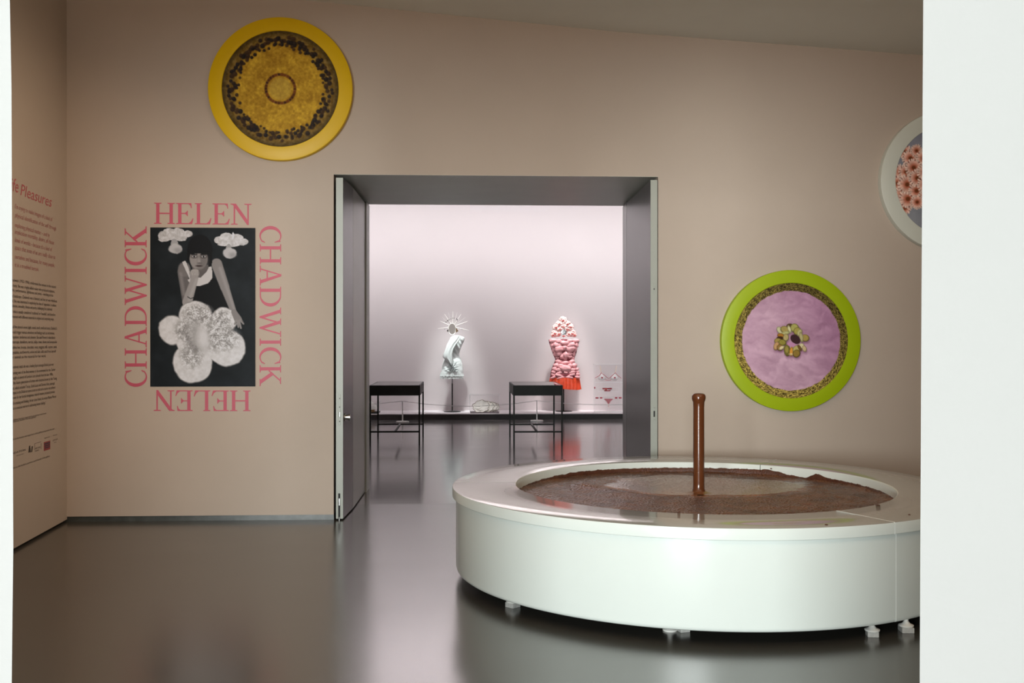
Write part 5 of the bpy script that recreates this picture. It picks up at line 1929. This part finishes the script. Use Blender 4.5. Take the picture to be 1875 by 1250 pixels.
def vitrine(label, xf0, xf1, y_leg_f, y_leg_b, xb0, xb1, brace):
    yf = atZ(xf0, y_leg_f).y
    yb = atZ(xb0, y_leg_b).y
    X0, X1 = atY(xf0, 700, yf).x, atY(xf1, 700, yf).x
    zt, zbm = atY(xf0, 705.3, yf).z, atY(xf0, 724.2, yf).z
    root = empty('vitrine_table', ((X0 + X1) / 2, (yf + yb) / 2, 0), label, 'table', 'black glass-topped display tables')
    t = 0.018
    for a, b in (((X0, yf, zbm), (X1, yf + t, zt)), ((X0, yb - t, zbm), (X1, yb, zt)), ((X0, yf + t, zbm), (X0 + t, yb - t, zt)), ((X1 - t, yf + t, zbm), (X1, yb - t, zt))):
        mb = MB()
        mb.box(a, b, 0.002)
        mb.build('tray_side', M['tray'], root)
    mb = MB()
    mb.box((X0 + t, yf + t, zbm), (X1 - t, yb - t, zbm + 0.02))
    mb.build('tray_base', M['grey_lining'], root)
    mb = MB()
    mb.box((X0 + t + 0.001, yf + t + 0.001, zt - 0.008), (X1 - t - 0.001, yb - t - 0.001, zt - 0.001))
    mb.build('glass_top', M['glass_top'], root)
    lw = 0.022
    for x in (X0, X1 - lw):
        for y in (yf, yb - lw):
            mb = MB()
            mb.box((x, y, 0), (x + lw, y + lw, zbm), 0.001)
            mb.build('leg', M['black'], root)
    zst = atY(xf0, 790.5, yf).z
    for y in (yf, yb - lw):
        mb = MB()
        mb.box((X0 + lw, y, zst - 0.011), (X1 - lw, y + lw, zst + 0.011), 0.001)
        mb.build('stretcher', M['black'], root)
    xa, xb = brace
    mb = MB()
    A0, B0 = Vector((atY(xa, 700, yf).x, yf + lw, zst)), Vector((atY(xb, 700, yb).x, yb - lw, zst))
    d = 0.011
    mb.add([(A0.x - d, A0.y, zst - d), (A0.x + d, A0.y, zst - d), (A0.x + d, A0.y, zst + d), (A0.x - d, A0.y, zst + d),
            (B0.x - d, B0.y, zst - d), (B0.x + d, B0.y, zst - d), (B0.x + d, B0.y, zst + d), (B0.x - d, B0.y, zst + d)],
           [(0, 1, 2, 3), (7, 6, 5, 4), (0, 4, 5, 1), (1, 5, 6, 2), (2, 6, 7, 3), (3, 7, 4, 0)])
    mb.build('cross_brace', M['tray'], root)
    return root


vitrine('black glass-topped display table on thin legs at the left side of the doorway', 676.3, 769.3, 815.6, 799.4, 690, 775, (723.5, 732.5))
vitrine('black glass-topped display table on thin legs in front of the pink costume', 939.8, 1030.6, 815.6, 799.8, 932.5, 1015, (983.5, 973))

# ------------------------------------------------------------------ low barrier posts with cord
posts = []
for i, (x, yb, yt, lab) in enumerate(((737, 774, 733.5, 'low white barrier post seen under the left display table'), (983, 772, 732.5, 'low white barrier post seen under the right display table'),
                                      (490, 773, 733, None), (1230, 772, 732.5, None))):
    g = atZ(x, yb - 1.0)
    top = atY(x, yt, g.y)
    posts.append((Vector((g.x, g.y, 0)), top.z))
    if lab is None:
        continue
    root = empty('barrier_post', (g.x, g.y, 0), lab, 'barrier post', 'low white barrier posts')
    mb = MB()
    mb.lathe([(0.0, 0.0), (0.112, 0.0), (0.114, 0.003), (0.114, 0.014), (0.108, 0.020), (0.0, 0.022)], (g.x, g.y, 0), 40)
    mb.build('post_base', M['white_metal'], root, smooth=40)
    mb = MB()
    mb.lathe([(0.011, 0.015), (0.011, top.z * 0.42), (0.0075, top.z * 0.44), (0.0075, top.z - 0.004), (0.005, top.z), (0.0, top.z)], (g.x, g.y, 0), 16)
    mb.build('post_rod', M['white_metal'], root, smooth=40)
mb = MB()
order = [posts[2], posts[0], posts[1], posts[3]]
sag = [0.08, 0.095, 0.075]
for (p, zp0), (q, zq), sg in zip(order, order[1:], sag):
    pts_ = []
    for k in range(17):
        s = k / 16
        P = p.lerp(q, s)
        pts_.append((P.x, P.y, zp0 + (zq - zp0) * s - 0.005 - sg * 4 * s * (1 - s)))
    mb.tube(pts_, 0.0045, 6)
tag(mb.build('cordon_rope', M['cord'], smooth=80), 'thin pale cord sagging between the low white barrier posts', 'rope')
# the two posts whose places are hidden by the doorway still hold the cord's ends
for (g, zt_), lab in ((posts[2], 'low white barrier post hidden left of the doorway'), (posts[3], 'low white barrier post hidden right of the doorway')):
    root = empty('barrier_post', (g.x, g.y, 0), lab, 'barrier post', 'low white barrier posts')
    mb = MB()
    mb.lathe([(0.0, 0.0), (0.112, 0.0), (0.114, 0.003), (0.114, 0.014), (0.108, 0.020), (0.0, 0.022)], (g.x, g.y, 0), 40)
    mb.build('post_base', M['white_metal'], root, smooth=40)
    mb = MB()
    mb.lathe([(0.011, 0.015), (0.011, zt_ * 0.42), (0.0075, zt_ * 0.44), (0.0075, zt_ - 0.004), (0.005, zt_), (0.0, zt_)], (g.x, g.y, 0), 16)
    mb.build('post_rod', M['white_metal'], root, smooth=40)
